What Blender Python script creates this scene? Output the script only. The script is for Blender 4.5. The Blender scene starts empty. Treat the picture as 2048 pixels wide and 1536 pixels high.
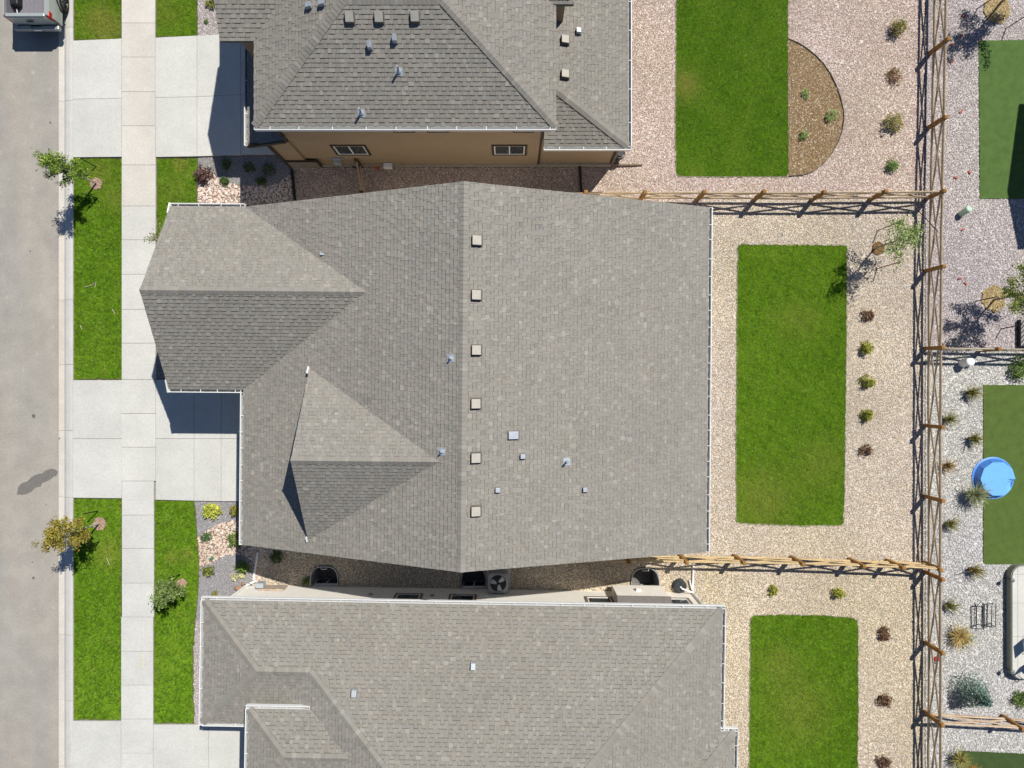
import bpy, math, random
import numpy as np
from mathutils import Vector, Matrix
from mathutils.geometry import tessellate_polygon

random.seed(7); RNG = np.random.default_rng(11)
scene = bpy.context.scene
C = scene.collection

# ------------------------------------------------------------------ camera
CAM_H = 30.0            # drone height, metres
FPX = 1420.0            # focal length in pixels of a 2048 px wide picture
cam = bpy.data.cameras.new('camera'); cam_o = bpy.data.objects.new('camera', cam); C.objects.link(cam_o)
cam.sensor_fit = 'HORIZONTAL'; cam.sensor_width = 36.0; cam.lens = 36.0 * FPX / 2048.0
cam.clip_start = 0.5; cam.clip_end = 2000
cam_o.location = (0, 0, CAM_H); cam_o.rotation_euler = (0, 0, 0)
scene.camera = cam_o
# ------------------------------------------------------------------ sky and sun
SUN = Vector((0.43, 0.54, 1.0)).normalized()
w = bpy.data.worlds.new('World'); scene.world = w; w.use_nodes = True
nt = w.node_tree; nt.nodes.clear()
sky = nt.nodes.new('ShaderNodeTexSky'); sky.sky_type = 'NISHITA'; sky.sun_disc = False
sky.sun_elevation = math.asin(SUN.z); sky.sun_rotation = math.atan2(SUN.x, SUN.y); sky.altitude = 1600; sky.ozone_density = 7.0
bg = nt.nodes.new('ShaderNodeBackground'); bg.inputs[1].default_value = 0.070
wo = nt.nodes.new('ShaderNodeOutputWorld')
nt.links.new(sky.outputs[0], bg.inputs[0]); nt.links.new(bg.outputs[0], wo.inputs[0])
sl = bpy.data.lights.new('sun', 'SUN'); sl.energy = 4.7; sl.angle = math.radians(0.5); sl.color = (1.0, 0.965, 0.90)
so = bpy.data.objects.new('sun', sl); C.objects.link(so); so.rotation_euler = SUN.to_track_quat('Z', 'Y').to_euler()
so.location = (10, 12, 40)
scene.view_settings.view_transform = 'Standard'; scene.view_settings.look = 'None'
scene.view_settings.exposure = 0.16; scene.view_settings.gamma = 1.0

# ------------------------------------------------------------------ helpers
def g(px, py, z=0.0):
    k = (CAM_H - z) / FPX
    return ((px - 1024) * k, (768 - py) * k)
def g3(px, py, z=0.0):
    x, y = g(px, py, z); return Vector((x, y, z))
def PX(p):
    k = FPX / (CAM_H - p[2]); return (1024 + p[0] * k, 768 - p[1] * k)
def gp(pts, z=0.0): return [g(a, b, z) for a, b in pts]

MATS = {}
def _nodes(name):
    m = bpy.data.materials.new(name); m.use_nodes = True
    n = m.node_tree.nodes; l = m.node_tree.links
    return m, n, l, n['Principled BSDF']
def mat(name, col, rough=0.7, metal=0.0, var=0.12, scale=6.0, bump=0.0, bscale=60.0, spec=0.3, objcol=False, detail_scale=0):
    """plain procedural surface: colour broken up by two noises, optional fine relief"""
    if name in MATS: return MATS[name]
    m, n, l, b = _nodes(name)
    b.inputs['Roughness'].default_value = rough; b.inputs['Metallic'].default_value = metal
    b.inputs['Specular IOR Level'].default_value = spec
    tc = n.new('ShaderNodeNewGeometry')
    nz = n.new('ShaderNodeTexNoise'); nz.inputs['Scale'].default_value = scale; nz.inputs['Detail'].default_value = 6; nz.inputs['Roughness'].default_value = 0.65
    l.new(tc.outputs['Position'], nz.inputs['Vector'])
    mr = n.new('ShaderNodeMapRange'); mr.inputs[1].default_value = 0.3; mr.inputs[2].default_value = 0.7
    mr.inputs[3].default_value = 1 - var; mr.inputs[4].default_value = 1 + var
    l.new(nz.outputs['Fac'], mr.inputs[0])
    hs = n.new('ShaderNodeVectorMath'); hs.operation = 'SCALE'
    if objcol:
        oi = n.new('ShaderNodeObjectInfo'); mx = n.new('ShaderNodeVectorMath'); mx.operation = 'MULTIPLY'
        mx.inputs[0].default_value = col; l.new(oi.outputs['Color'], mx.inputs[1]); l.new(mx.outputs[0], hs.inputs[0])
    else:
        hs.inputs[0].default_value = col
    l.new(mr.outputs[0], hs.inputs['Scale'])
    last = hs
    if detail_scale:
        n2 = n.new('ShaderNodeTexNoise'); n2.inputs['Scale'].default_value = detail_scale; n2.inputs['Detail'].default_value = 3
        l.new(tc.outputs['Position'], n2.inputs['Vector'])
        m2 = n.new('ShaderNodeMapRange'); m2.inputs[1].default_value = 0.3; m2.inputs[2].default_value = 0.7; m2.inputs[3].default_value = 1 - var; m2.inputs[4].default_value = 1 + var
        l.new(n2.outputs['Fac'], m2.inputs[0])
        h2 = n.new('ShaderNodeVectorMath'); h2.operation = 'SCALE'; l.new(hs.outputs[0], h2.inputs[0]); l.new(m2.outputs[0], h2.inputs['Scale']); last = h2
    l.new(last.outputs[0], b.inputs['Base Color'])
    if bump:
        nb = n.new('ShaderNodeTexNoise'); nb.inputs['Scale'].default_value = bscale; nb.inputs['Detail'].default_value = 4
        l.new(tc.outputs['Position'], nb.inputs['Vector'])
        bp = n.new('ShaderNodeBump'); bp.inputs['Strength'].default_value = bump; bp.inputs['Distance'].default_value = 0.02
        l.new(nb.outputs['Fac'], bp.inputs['Height']); l.new(bp.outputs[0], b.inputs['Normal'])
    MATS[name] = m; return m
def attr_mat(name, rough=0.85, spec=0.2, var=0.15, scale=40.0, big=0.0, bigscale=0.4, transl=0.0):
    """colour comes from the per-piece attribute 'col', broken up by fine noise"""
    if name in MATS: return MATS[name]
    m, n, l, b = _nodes(name)
    b.inputs['Roughness'].default_value = rough; b.inputs['Specular IOR Level'].default_value = spec
    at = n.new('ShaderNodeAttribute'); at.attribute_name = 'col'
    tc = n.new('ShaderNodeNewGeometry')
    src = at.outputs['Color']
    for sc, va in ((scale, var), (bigscale, big)):
        if va <= 0: continue
        nz = n.new('ShaderNodeTexNoise'); nz.inputs['Scale'].default_value = sc; nz.inputs['Detail'].default_value = 4
        l.new(tc.outputs['Position'], nz.inputs['Vector'])
        mr = n.new('ShaderNodeMapRange'); mr.inputs[1].default_value = 0.3; mr.inputs[2].default_value = 0.7
        mr.inputs[3].default_value = 1 - va; mr.inputs[4].default_value = 1 + va
        l.new(nz.outputs['Fac'], mr.inputs[0])
        hs = n.new('ShaderNodeVectorMath'); hs.operation = 'SCALE'; l.new(src, hs.inputs[0]); l.new(mr.outputs[0], hs.inputs['Scale'])
        src = hs.outputs[0]
    l.new(src, b.inputs['Base Color'])
    if transl:
        tr = n.new('ShaderNodeBsdfTranslucent'); l.new(src, tr.inputs[0])
        ms = n.new('ShaderNodeMixShader'); ms.inputs[0].default_value = transl
        l.new(b.outputs[0], ms.inputs[1]); l.new(tr.outputs[0], ms.inputs[2]); l.new(ms.outputs[0], n['Material Output'].inputs[0])
    MATS[name] = m; return m

WORLD_O = {}
def tag(o, label=None, cat=None, group=None, kind=None):
    if label: o['label'] = label
    if cat: o['category'] = cat
    if group: o['group'] = group
    if kind: o['kind'] = kind
    return o
def attach(o, parent):
    C.objects.link(o)
    if parent is not None:
        o.parent = parent; o.location = -WORLD_O[parent.name]
        WORLD_O[o.name] = Vector((0, 0, 0))
    else:
        WORLD_O[o.name] = Vector(o.location)
    return o
def empty(name, loc=(0, 0, 0), label=None, cat=None, group=None, kind=None):
    o = bpy.data.objects.new(name, None); o.location = loc; o.empty_display_size = 0.2
    C.objects.link(o); WORLD_O[o.name] = Vector(loc)
    return tag(o, label, cat, group, kind)

class MB:
    """collects polygons (with an optional colour each) and links them as one mesh object"""
    def __init__(s): s.v = []; s.f = []; s.c = []
    def poly(s, pts, col=None):
        i = len(s.v); s.v.extend([tuple(p) for p in pts]); s.f.append(tuple(range(i, i + len(pts)))); s.c.append(col)
    def add(s, vs, fs, col=None):
        i = len(s.v); s.v.extend([tuple(p) for p in vs])
        for f in fs: s.f.append(tuple(a + i for a in f)); s.c.append(col)
    def box(s, x0, x1, y0, y1, z0, z1, col=None, R=None):
        vs = [(x0, y0, z0), (x1, y0, z0), (x1, y1, z0), (x0, y1, z0), (x0, y0, z1), (x1, y0, z1), (x1, y1, z1), (x0, y1, z1)]
        if R is not None: vs = [tuple(R @ Vector(p)) for p in vs]
        s.add(vs, [(3, 2, 1, 0), (4, 5, 6, 7), (0, 1, 5, 4), (1, 2, 6, 5), (2, 3, 7, 6), (3, 0, 4, 7)], col)
    def bar(s, a, b, wd, ht, col=None, up=(0, 0, 1)):
        a = Vector(a); b = Vector(b); d = (b - a); L = d.length; d.normalize()
        u = Vector(up)
        if abs(d.dot(u)) > 0.98: u = Vector((1, 0, 0))
        sx = d.cross(u).normalized(); uz = sx.cross(d).normalized()
        M = Matrix((sx, d, uz)).transposed()
        vs = []
        for yy in (0, L):
            for xx, zz in ((-wd / 2, -ht / 2), (wd / 2, -ht / 2), (wd / 2, ht / 2), (-wd / 2, ht / 2)):
                vs.append(a + M @ Vector((xx, yy, zz)))
        s.add(vs, [(0, 1, 2, 3), (7, 6, 5, 4), (0, 4, 5, 1), (1, 5, 6, 2), (2, 6, 7, 3), (3, 7, 4, 0)], col)
    def tube(s, pts, rad, n=8, col=None, cap=True):
        pts = [Vector(p) for p in pts]
        if not hasattr(rad, '__len__'): rad = [rad] * len(pts)
        i0 = len(s.v)
        for k, p in enumerate(pts):
            d = (pts[min(k + 1, len(pts) - 1)] - pts[max(k - 1, 0)])
            if d.length < 1e-9: d = Vector((0, 0, 1))
            d.normalize()
            a = d.cross(Vector((0, 0, 1)) if abs(d.z) < 0.9 else Vector((1, 0, 0))).normalized(); b = d.cross(a)
            for j in range(n):
                t = 2 * math.pi * j / n
                s.v.append(tuple(p + (a * math.cos(t) + b * math.sin(t)) * rad[k]))
        for k in range(len(pts) - 1):
            for j in range(n):
                s.f.append((i0 + k * n + j, i0 + k * n + (j + 1) % n, i0 + (k + 1) * n + (j + 1) % n, i0 + (k + 1) * n + j)); s.c.append(col)
        if cap:
            s.f.append(tuple(i0 + j for j in reversed(range(n)))); s.c.append(col)
            s.f.append(tuple(i0 + (len(pts) - 1) * n + j for j in range(n))); s.c.append(col)
    def prism(s, pts, z0, z1, col=None, holes=()):
        pts = ccw(pts); n = len(pts)
        if holes:
            loops = [[Vector((x, y, 0)) for x, y in pts]] + [[Vector((x, y, 0)) for x, y in h] for h in holes]
            flat = [p for L in loops for p in L]
            for t in tessellate_polygon(loops):
                q = [flat[i] for i in t]
                if (q[1] - q[0]).cross(q[2] - q[0]).z < 0: q.reverse()
                s.poly([(p.x, p.y, z1) for p in q], col)
        else:
            s.poly([(x, y, z1) for x, y in pts], col)
            s.poly([(x, y, z0) for x, y in reversed(pts)], col)
        for k in range(n):
            a, b = pts[k], pts[(k + 1) % n]
            s.poly([(a[0], a[1], z0), (b[0], b[1], z0), (b[0], b[1], z1), (a[0], a[1], z1)], col)
    def build(s, name, m, parent=None, smooth=False, bevel=0.0):
        me = bpy.data.meshes.new(name); me.from_pydata(s.v, [], s.f)
        if any(c is not None for c in s.c):
            a = me.attributes.new('col', 'FLOAT_COLOR', 'FACE')
            buf = np.ones((len(s.f), 4), np.float32)
            for i, c in enumerate(s.c):
                if c is not None: buf[i, :3] = c
            a.data.foreach_set('color', buf.ravel())
        if m is not None: me.materials.append(m)
        if smooth: me.shade_smooth()
        o = bpy.data.objects.new(name, me); attach(o, parent)
        if bevel:
            bm = o.modifiers.new('bevel', 'BEVEL'); bm.width = bevel; bm.segments = 2; bm.limit_method = 'ANGLE'
        return o
def np_mesh(name, V, F, cols, m, parent=None):
    """V (n,3), F (k,3) triangles, cols (k,3)"""
    me = bpy.data.meshes.new(name)
    me.vertices.add(len(V)); me.vertices.foreach_set('co', V.astype(np.float32).ravel())
    me.loops.add(F.size); me.loops.foreach_set('vertex_index', F.astype(np.int32).ravel())
    me.polygons.add(len(F)); me.polygons.foreach_set('loop_start', (np.arange(len(F)) * F.shape[1]).astype(np.int32))
    me.update(calc_edges=True)
    a = me.attributes.new('col', 'FLOAT_COLOR', 'FACE')
    buf = np.ones((len(F), 4), np.float32); buf[:, :3] = cols; a.data.foreach_set('color', buf.ravel())
    me.materials.append(m)
    o = bpy.data.objects.new(name, me); return attach(o, parent)
def area2(p): return sum(p[i][0] * p[(i + 1) % len(p)][1] - p[(i + 1) % len(p)][0] * p[i][1] for i in range(len(p))) / 2
def ccw(p): p = [tuple(q) for q in p]; return p if area2(p) > 0 else p[::-1]
def clip(sub, cl):
    out = list(sub)
    for i in range(len(cl)):
        a = cl[i]; b = cl[(i + 1) % len(cl)]; ex, ey = b[0] - a[0], b[1] - a[1]
        inp = out; out = []
        if not inp: return []
        for k in range(len(inp)):
            p = inp[k - 1]; q = inp[k]
            dp = ex * (p[1] - a[1]) - ey * (p[0] - a[0]); dq = ex * (q[1] - a[1]) - ey * (q[0] - a[0])
            if (dp < 0) != (dq < 0):
                t = dp / (dp - dq); out.append((p[0] + (q[0] - p[0]) * t, p[1] + (q[1] - p[1]) * t))
            if dq >= 0: out.append(q)
    return out
def inside(P, poly):
    x, y = P[:, 0], P[:, 1]; r = np.zeros(len(P), bool); n = len(poly)
    for i in range(n):
        x1, y1 = poly[i]; x2, y2 = poly[(i + 1) % n]
        if y1 == y2: continue
        c = ((y1 > y) != (y2 > y)) & (x < (x2 - x1) * (y - y1) / (y2 - y1) + x1); r ^= c
    return r
def rect(x0, y0, x1, y1): return [(x0, y0), (x1, y0), (x1, y1), (x0, y1)]
def rounded(x0, y0, x1, y1, r, n=5):
    out = []
    for cx, cy, a0 in ((x1 - r, y1 - r, 0), (x0 + r, y1 - r, 90), (x0 + r, y0 + r, 180), (x1 - r, y0 + r, 270)):
        for k in range(n + 1):
            t = math.radians(a0 + 90 * k / n); out.append((cx + r * math.cos(t), cy + r * math.sin(t)))
    return out
def circle(cx, cy, r, n=24, wob=0.0):
    return [(cx + r * (1 + random.uniform(-wob, wob)) * math.cos(2 * math.pi * k / n), cy + r * (1 + random.uniform(-wob, wob)) * math.sin(2 * math.pi * k / n)) for k in range(n)]
def soft_noise(P, seed, scale):
    r = np.random.default_rng(seed); v = np.zeros(len(P))
    for k in range(7):
        a = r.uniform(0, 6.28); f = scale * r.uniform(0.5, 2.2); v += np.sin(P[:, 0] * f * math.cos(a) + P[:, 1] * f * math.sin(a) + r.uniform(0, 6.28))
    return v / 3.5
def jitter_pts(poly, density, excl=()):
    p = np.array(poly); x0, y0 = p.min(0); x1, y1 = p.max(0)
    s = 1 / math.sqrt(density); nx = int((x1 - x0) / s) + 1; ny = int((y1 - y0) / s) + 1
    X, Y = np.meshgrid(np.arange(nx), np.arange(ny))
    P = np.stack([X.ravel(), Y.ravel()], 1).astype(float); P += RNG.uniform(0, 1, P.shape); P = P * s + (x0, y0)
    P = P[inside(P, poly)]
    for e in excl: P = P[~inside(P, e)]
    # only what the picture (or a camera a step aside) can see
    k = FPX / CAM_H; px = 1024 + P[:, 0] * k; py = 768 - P[:, 1] * k
    return P[(px > -120) & (px < 2170) & (py > -120) & (py < 1660)]

# ------------------------------------------------------------------ materials
M_CONC = mat('concrete', (0.545, 0.536, 0.497), rough=0.85, var=0.075, scale=0.7, bump=0.15, bscale=45, objcol=True, detail_scale=14)
M_CURB = mat('curb_concrete', (0.53, 0.51, 0.465), rough=0.85, var=0.07, scale=1.6, bump=0.15, bscale=45, objcol=True, detail_scale=18)
M_SHINGLE = attr_mat('shingle_granules', rough=0.95, spec=0.1, var=0.08, scale=70, big=0.035, bigscale=0.5)
M_STONE = attr_mat('stone', rough=0.8, spec=0.3, var=0.18, scale=60)
M_GRASS = attr_mat('grass_blade', rough=0.8, spec=0.06, var=0.06, scale=8, transl=0.15)
M_LEAF = attr_mat('leaf', rough=0.55, spec=0.3, var=0.1, scale=30, transl=0.2)
M_BARK = mat('bark', (0.30, 0.25, 0.20), rough=0.9, var=0.25, scale=30, bump=0.5, bscale=80)
M_WHITE = mat('white_metal', (0.78, 0.78, 0.76), rough=0.45, var=0.06, scale=5)
M_TRIM_DK = mat('brown_trim', (0.055, 0.04, 0.028), rough=0.7, var=0.1)
M_DECK = mat('roof_edge', (0.16, 0.145, 0.13), rough=0.9, var=0.15)
M_GLASS = mat('window_glass', (0.03, 0.04, 0.045), rough=0.08, var=0.1, spec=0.6)
M_BEIGE_MET = mat('beige_vent_metal', (0.43, 0.395, 0.335), rough=0.6, var=0.08, scale=8)
M_BROWN_MET = mat('brown_vent_metal', (0.11, 0.10, 0.085), rough=0.6, var=0.1)
M_GALV = mat('galvanised_metal', (0.46, 0.50, 0.53), rough=0.4, metal=0.35, var=0.12, scale=12)
M_BLACK = mat('black_plastic', (0.018, 0.019, 0.022), rough=0.5, var=0.2)
M_CREAM = mat('cream_siding', (0.87, 0.825, 0.74), rough=0.8, var=0.04, scale=2)
M_BROWN = mat('brown_siding', (0.33, 0.24, 0.15), rough=0.8, var=0.05, scale=2)
M_FOUND = mat('foundation', (0.34, 0.31, 0.25), rough=0.9, var=0.12, scale=6)
# ==================================================================== GROUND
# window wells dug beside the south house need holes in the ground
def u_shape(cx, y_wall, wd, dep, n=9):
    pts = [(cx - wd / 2, y_wall)]
    for k in range(n + 1):
        t = math.pi - math.pi * k / n
        e = 0.62
        pts.append((cx + wd / 2 * math.copysign(abs(math.cos(t)) ** e, math.cos(t)), y_wall + dep * abs(math.sin(t)) ** e))
    pts.append((cx + wd / 2, y_wall))
    return pts
WELLS = [(-7.92, -8.53, 1.25, 0.86), (-1.62, -8.64, 1.15, 0.9), (5.62, -8.76, 1.28, 1.02)]
WELL_U = [u_shape(*q) for q in WELLS]
b = MB(); b.prism(rect(-300, -300, 300, 300), -0.5, -0.03, holes=WELL_U)
tag(b.build('ground', mat('bare_soil', (0.30, 0.24, 0.18), rough=0.95, var=0.25, scale=3, bump=0.5, bscale=30)), 'bare tan soil ground stretching under the lots', 'ground', kind='structure')

# road -------------------------------------------------------------
def road_material():
    m, n, l, bs = _nodes('worn_asphalt'); bs.inputs['Roughness'].default_value = 0.9; bs.inputs['Specular IOR Level'].default_value = 0.2
    tc = n.new('ShaderNodeNewGeometry')
    def nz(sc, lo, hi, a, c, vec=None):
        t = n.new('ShaderNodeTexNoise'); t.inputs['Scale'].default_value = sc; t.inputs['Detail'].default_value = 6
        l.new(vec or tc.outputs['Position'], t.inputs['Vector'])
        r = n.new('ShaderNodeMapRange'); r.inputs[1].default_value = lo; r.inputs[2].default_value = hi; r.inputs[3].default_value = a; r.inputs[4].default_value = c
        l.new(t.outputs['Fac'], r.inputs[0]); return r.outputs[0]
    mp = n.new('ShaderNodeMapping'); mp.inputs['Scale'].default_value = (1.0, 0.12, 1.0); l.new(tc.outputs['Position'], mp.inputs[0])
    mx = n.new('ShaderNodeMix'); mx.data_type = 'RGBA'
    mx.inputs[6].default_value = (0.312, 0.294, 0.262, 1); mx.inputs[7].default_value = (0.352, 0.320, 0.276, 1)
    l.new(nz(0.9, 0.35, 0.65, 0, 1, mp.outputs[0]), mx.inputs[0])
    src = mx.outputs[2]
    for sc, lo, hi, a, c in ((1.3, 0.35, 0.7, 0.94, 1.08), (55, 0.25, 0.75, 0.68, 1.32), (17, 0.3, 0.7, 0.92, 1.08), (0.35, 0.3, 0.7, 0.93, 1.07)):
        h = n.new('ShaderNodeVectorMath'); h.operation = 'SCALE'; l.new(src, h.inputs[0]); l.new(nz(sc, lo, hi, a, c), h.inputs['Scale']); src = h.outputs[0]
    # pale dusty specks
    sp = n.new('ShaderNodeMix'); sp.data_type = 'RGBA'; sp.inputs[7].default_value = (0.48, 0.46, 0.43, 1)
    l.new(nz(2.6, 0.66, 0.75, 0, 0.5), sp.inputs[0]); l.new(src, sp.inputs[6]); src = sp.outputs[2]
    l.new(src, bs.inputs['Base Color'])
    bp = n.new('ShaderNodeBump'); bp.inputs['Strength'].default_value = 0.4; bp.inputs['Distance'].default_value = 0.01
    l.new(nz(70, 0.2, 0.8, 0, 1), bp.inputs['Height']); l.new(bp.outputs[0], bs.inputs['Normal'])
    return m
XR = g(117, 0)[0]
b = MB(); b.prism(rect(-29, -200, XR, 200), -0.06, -0.02)
road = tag(b.build('road', road_material()), 'pale worn asphalt street along the left edge', 'road', kind='structure')
wet = [(33, 990), (36, 975), (44, 966), (55, 962), (62, 955), (68, 951), (84, 947), (92, 940), (100, 938), (112, 939), (115, 944), (112, 951), (104, 955), (97, 962), (84, 966), (82, 972), (69, 976), (64, 983), (56, 987), (46, 990), (38, 989)]
wp = []
for k in range(len(wet)):
    a = wet[k]; c = wet[(k + 1) % len(wet)]
    for t in (0, 0.33, 0.66): wp.append((a[0] + (c[0] - a[0]) * t + random.uniform(-.9, .9), a[1] + (c[1] - a[1]) * t + random.uniform(-.9, .9)))
b = MB(); b.prism(gp(wp), -0.018, -0.0155)
tag(b.build('damp_stain', mat('damp_asphalt', (0.165, 0.155, 0.14), rough=0.75, var=0.18, scale=9, bump=0.3, bscale=60), road), 'dark damp stain on the street')
for (x, y, r) in ((67, 832, 4.2), (89, 1063, 3), (66, 1156, 2.6), (60, 502, 1.5), (100, 245, 2), (64, 1125, 1.6), (92, 1010, 1.2), (118, 877, 2.0)):
    b = MB(); cx, cy = g(x, y); b.prism(circle(cx, cy, r * .0211, 11, .3), -0.018, -0.0157); b.build('oil_spot', mat('oil_spot', (0.13, 0.125, 0.115), rough=0.7, var=0.2), road)

# kerb ------------------------------------------------------------
curb = empty('kerb', (XR, 0, 0), 'pale concrete rollover kerb and gutter along the street', 'kerb', kind='structure')
cj = [-75, 56, 202, 338, 469, 600, 729, 861, 994, 1131, 1269, 1400, 1531, 1662]
for k in range(len(cj) - 1):
    ya = g(0, cj[k])[1] - 0.006; yb = g(0, cj[k + 1])[1] + 0.006
    x0, x1, x2, x3 = XR + .003, g(128, 0)[0], g(142, 0)[0], g(148.5, 0)[0]
    t = random.uniform(.95, 1.05)
    b = MB(); b.add([(x0, ya, -.015), (x1, ya, -.03), (x1, yb, -.03), (x0, yb, -.015), (x0, ya, -.2), (x1, ya, -.2), (x1, yb, -.2), (x0, yb, -.2)], [(0, 3, 2, 1), (0, 1, 5, 4), (2, 3, 7, 6), (0, 4, 7, 3)])
    o = b.build('gutter_pan', M_CURB, curb)
    stain = 0.92 if 469 <= cj[k] <= 729 else 1.0
    o.color = (t * 1.02, t * 1.0 * (stain + (1 - stain) * .5), t * .975 * stain, 1)
    b = MB(); x1 += 0.004
    prof = [(x1, -.03), (x1 + .12, .045), (x2, .085), (x3, .09)]
    vs = []
    for yy in (ya, yb):
        for x, z in prof: vs.append((x, yy, z))
        vs.append((x3, yy, -.2)); vs.append((x1, yy, -.2))
    fs = [(i, i + 1, i + 7, i + 6) for i in range(3)]
    fs = [(a, c, d, e) for a, c, d, e in fs] + [(3, 4, 10, 9), (5, 0, 6, 11), (5, 4, 3, 2, 1, 0), (6, 7, 8, 9, 10, 11)]
    b.add(vs, fs); o = b.build('kerb_stone', M_CURB, curb); t = random.uniform(.98, 1.05); o.color = (t, t, t * 1.01, 1)

# sidewalk and drives: each poured panel is a piece -----------------------------
def slab(parent, pts_px, ztop=0.09, tint=(1, 1, 1), gap=0.007, name='slab'):
    p = ccw(gp(pts_px)); cx = sum(q[0] for q in p) / len(p); cy = sum(q[1] for q in p) / len(p)
    x0 = min(q[0] for q in p); x1 = max(q[0] for q in p); y0 = min(q[1] for q in p); y1 = max(q[1] for q in p)
    p = [(q[0] + gap * (1 if q[0] < cx else -1), q[1] + gap * (1 if q[1] < cy else -1)) for q in p]
    b = MB(); b.prism(p, -0.05, ztop)
    o = b.build(name, M_CONC, parent, bevel=0.008)
    t = random.uniform(.965, 1.03); o.color = (tint[0] * t, tint[1] * t, tint[2] * t, 1); return o
sw = empty('sidewalk', g3(278, 768), 'pale concrete sidewalk running parallel to the street', 'sidewalk', kind='structure')
sj = [-88, -20, 48, 116, 185, 253, 331, 413, 480.5, 549, 619, 686.5, 759, 827, 894, 961.5, 1029.5, 1096, 1165, 1232.6, 1301, 1368.5, 1436, 1504, 1572, 1640]
for k in range(len(sj) - 1):
    a, c = sj[k], sj[k + 1]
    ti = (1.03, .985, .945) if a < 400 else ((1.0, 1.0, .985) if a < 900 else (.99, .995, 1.0))
    xl = 245.5 if a < 900 else 246; xr = 312.5 if a < 250 else (313.5 if a < 900 else 310)
    if a > 1200: xl, xr = 244.5, 308.5
    slab(sw, rect(xl, a, xr, c), tint=ti)
def drive(name, label, panels):
    e = empty(name, g3(panels[0][0][0], panels[0][0][1]), label, 'driveway', kind='structure')
    for p in panels: slab(e, p, tint=(.985, .99, .985))
    return e
def q4(a, b_, c, d): return [a, b_, c, d]
drive('driveway', 'concrete driveway of the brown two-storey house at the top', [
    q4((148.5, 83), (245.5, 79), (245.5, 198), (148.5, 200)), q4((148.5, 200), (245.5, 198), (245.5, 315), (148.5, 316)),
    q4((312.5, 77), (396, 73), (396, 195), (312.5, 197)), q4((396, 73), (483, 69), (483, 191), (396, 195)), q4((483, 69), (620, 65), (620, 188), (483, 191)),
    q4((312.5, 197), (396, 195), (396, 314), (312.5, 315.5)), q4((396, 195), (483, 191), (483, 311), (396, 314)), q4((483, 191), (620, 188), (620, 309), (483, 311))])
drive('driveway', 'concrete driveway of the middle house half in blue shade', [
    q4((148.5, 760), (246, 760), (246, 877), (148.5, 877)), q4((148.5, 877), (246, 877), (246, 996), (148.5, 995)),
    rect(313.5, 759.5, 390, 877), rect(390, 759.5, 444, 877), rect(444, 759.5, 545, 877),
    q4((313.5, 877), (390, 877), (390, 1001), (313.5, 999)), q4((390, 877), (444, 877), (444, 1002), (390, 1001)), q4((444, 877), (545, 877), (545, 1002), (444, 1002))])
drive('driveway', 'concrete driveway corner of the bottom house', [
    rect(147, 1440, 244.5, 1560), rect(147, 1560, 244.5, 1680),
    rect(308.5, 1447, 419, 1600), rect(419, 1447, 540, 1600)])
# faint rust and water stains on the paving
M_STAIN = mat('concrete_stain', (0.47, 0.44, 0.385), rough=.9, var=.06, scale=8)
for (x, y, rx, ry) in ((300, 1029.5, 8, 1.2), (285, 1096, 3, .8), (278, 760, 1.4, 1.2), (366, 989, .9, .7), (258, 430, 1.0, 2.5), (331, 905, .8, .8), (217, 930, 1.0, 1.2), (281, 640, .8, 1.0)):
    b = MB(); c_ = g(x, y, .09); b.prism([(c_[0] + (p[0]) * rx * .0211, c_[1] + p[1] * ry * .0211) for p in circle(0, 0, 1, 14, .25)], .0905, .0925); b.build('stain', M_STAIN, sw)
# faded yellow chalk squiggle on the sidewalk
b = MB()
for oy in (1311, 1325):
    pts = [(283, oy), (286, oy - 2), (288, oy + 1), (285, oy + 5), (283, oy + 8), (288, oy + 8)]
    for k in range(5):
        a = g3(*pts[k], .0935); c = g3(*pts[k + 1], .0935); b.bar(a, c, .035, .003)
tag(b.build('chalk_mark', mat('chalk', (0.66, 0.60, 0.40), rough=0.95, var=0.15, scale=30), sw), 'faded yellow marking on the sidewalk')

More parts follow.
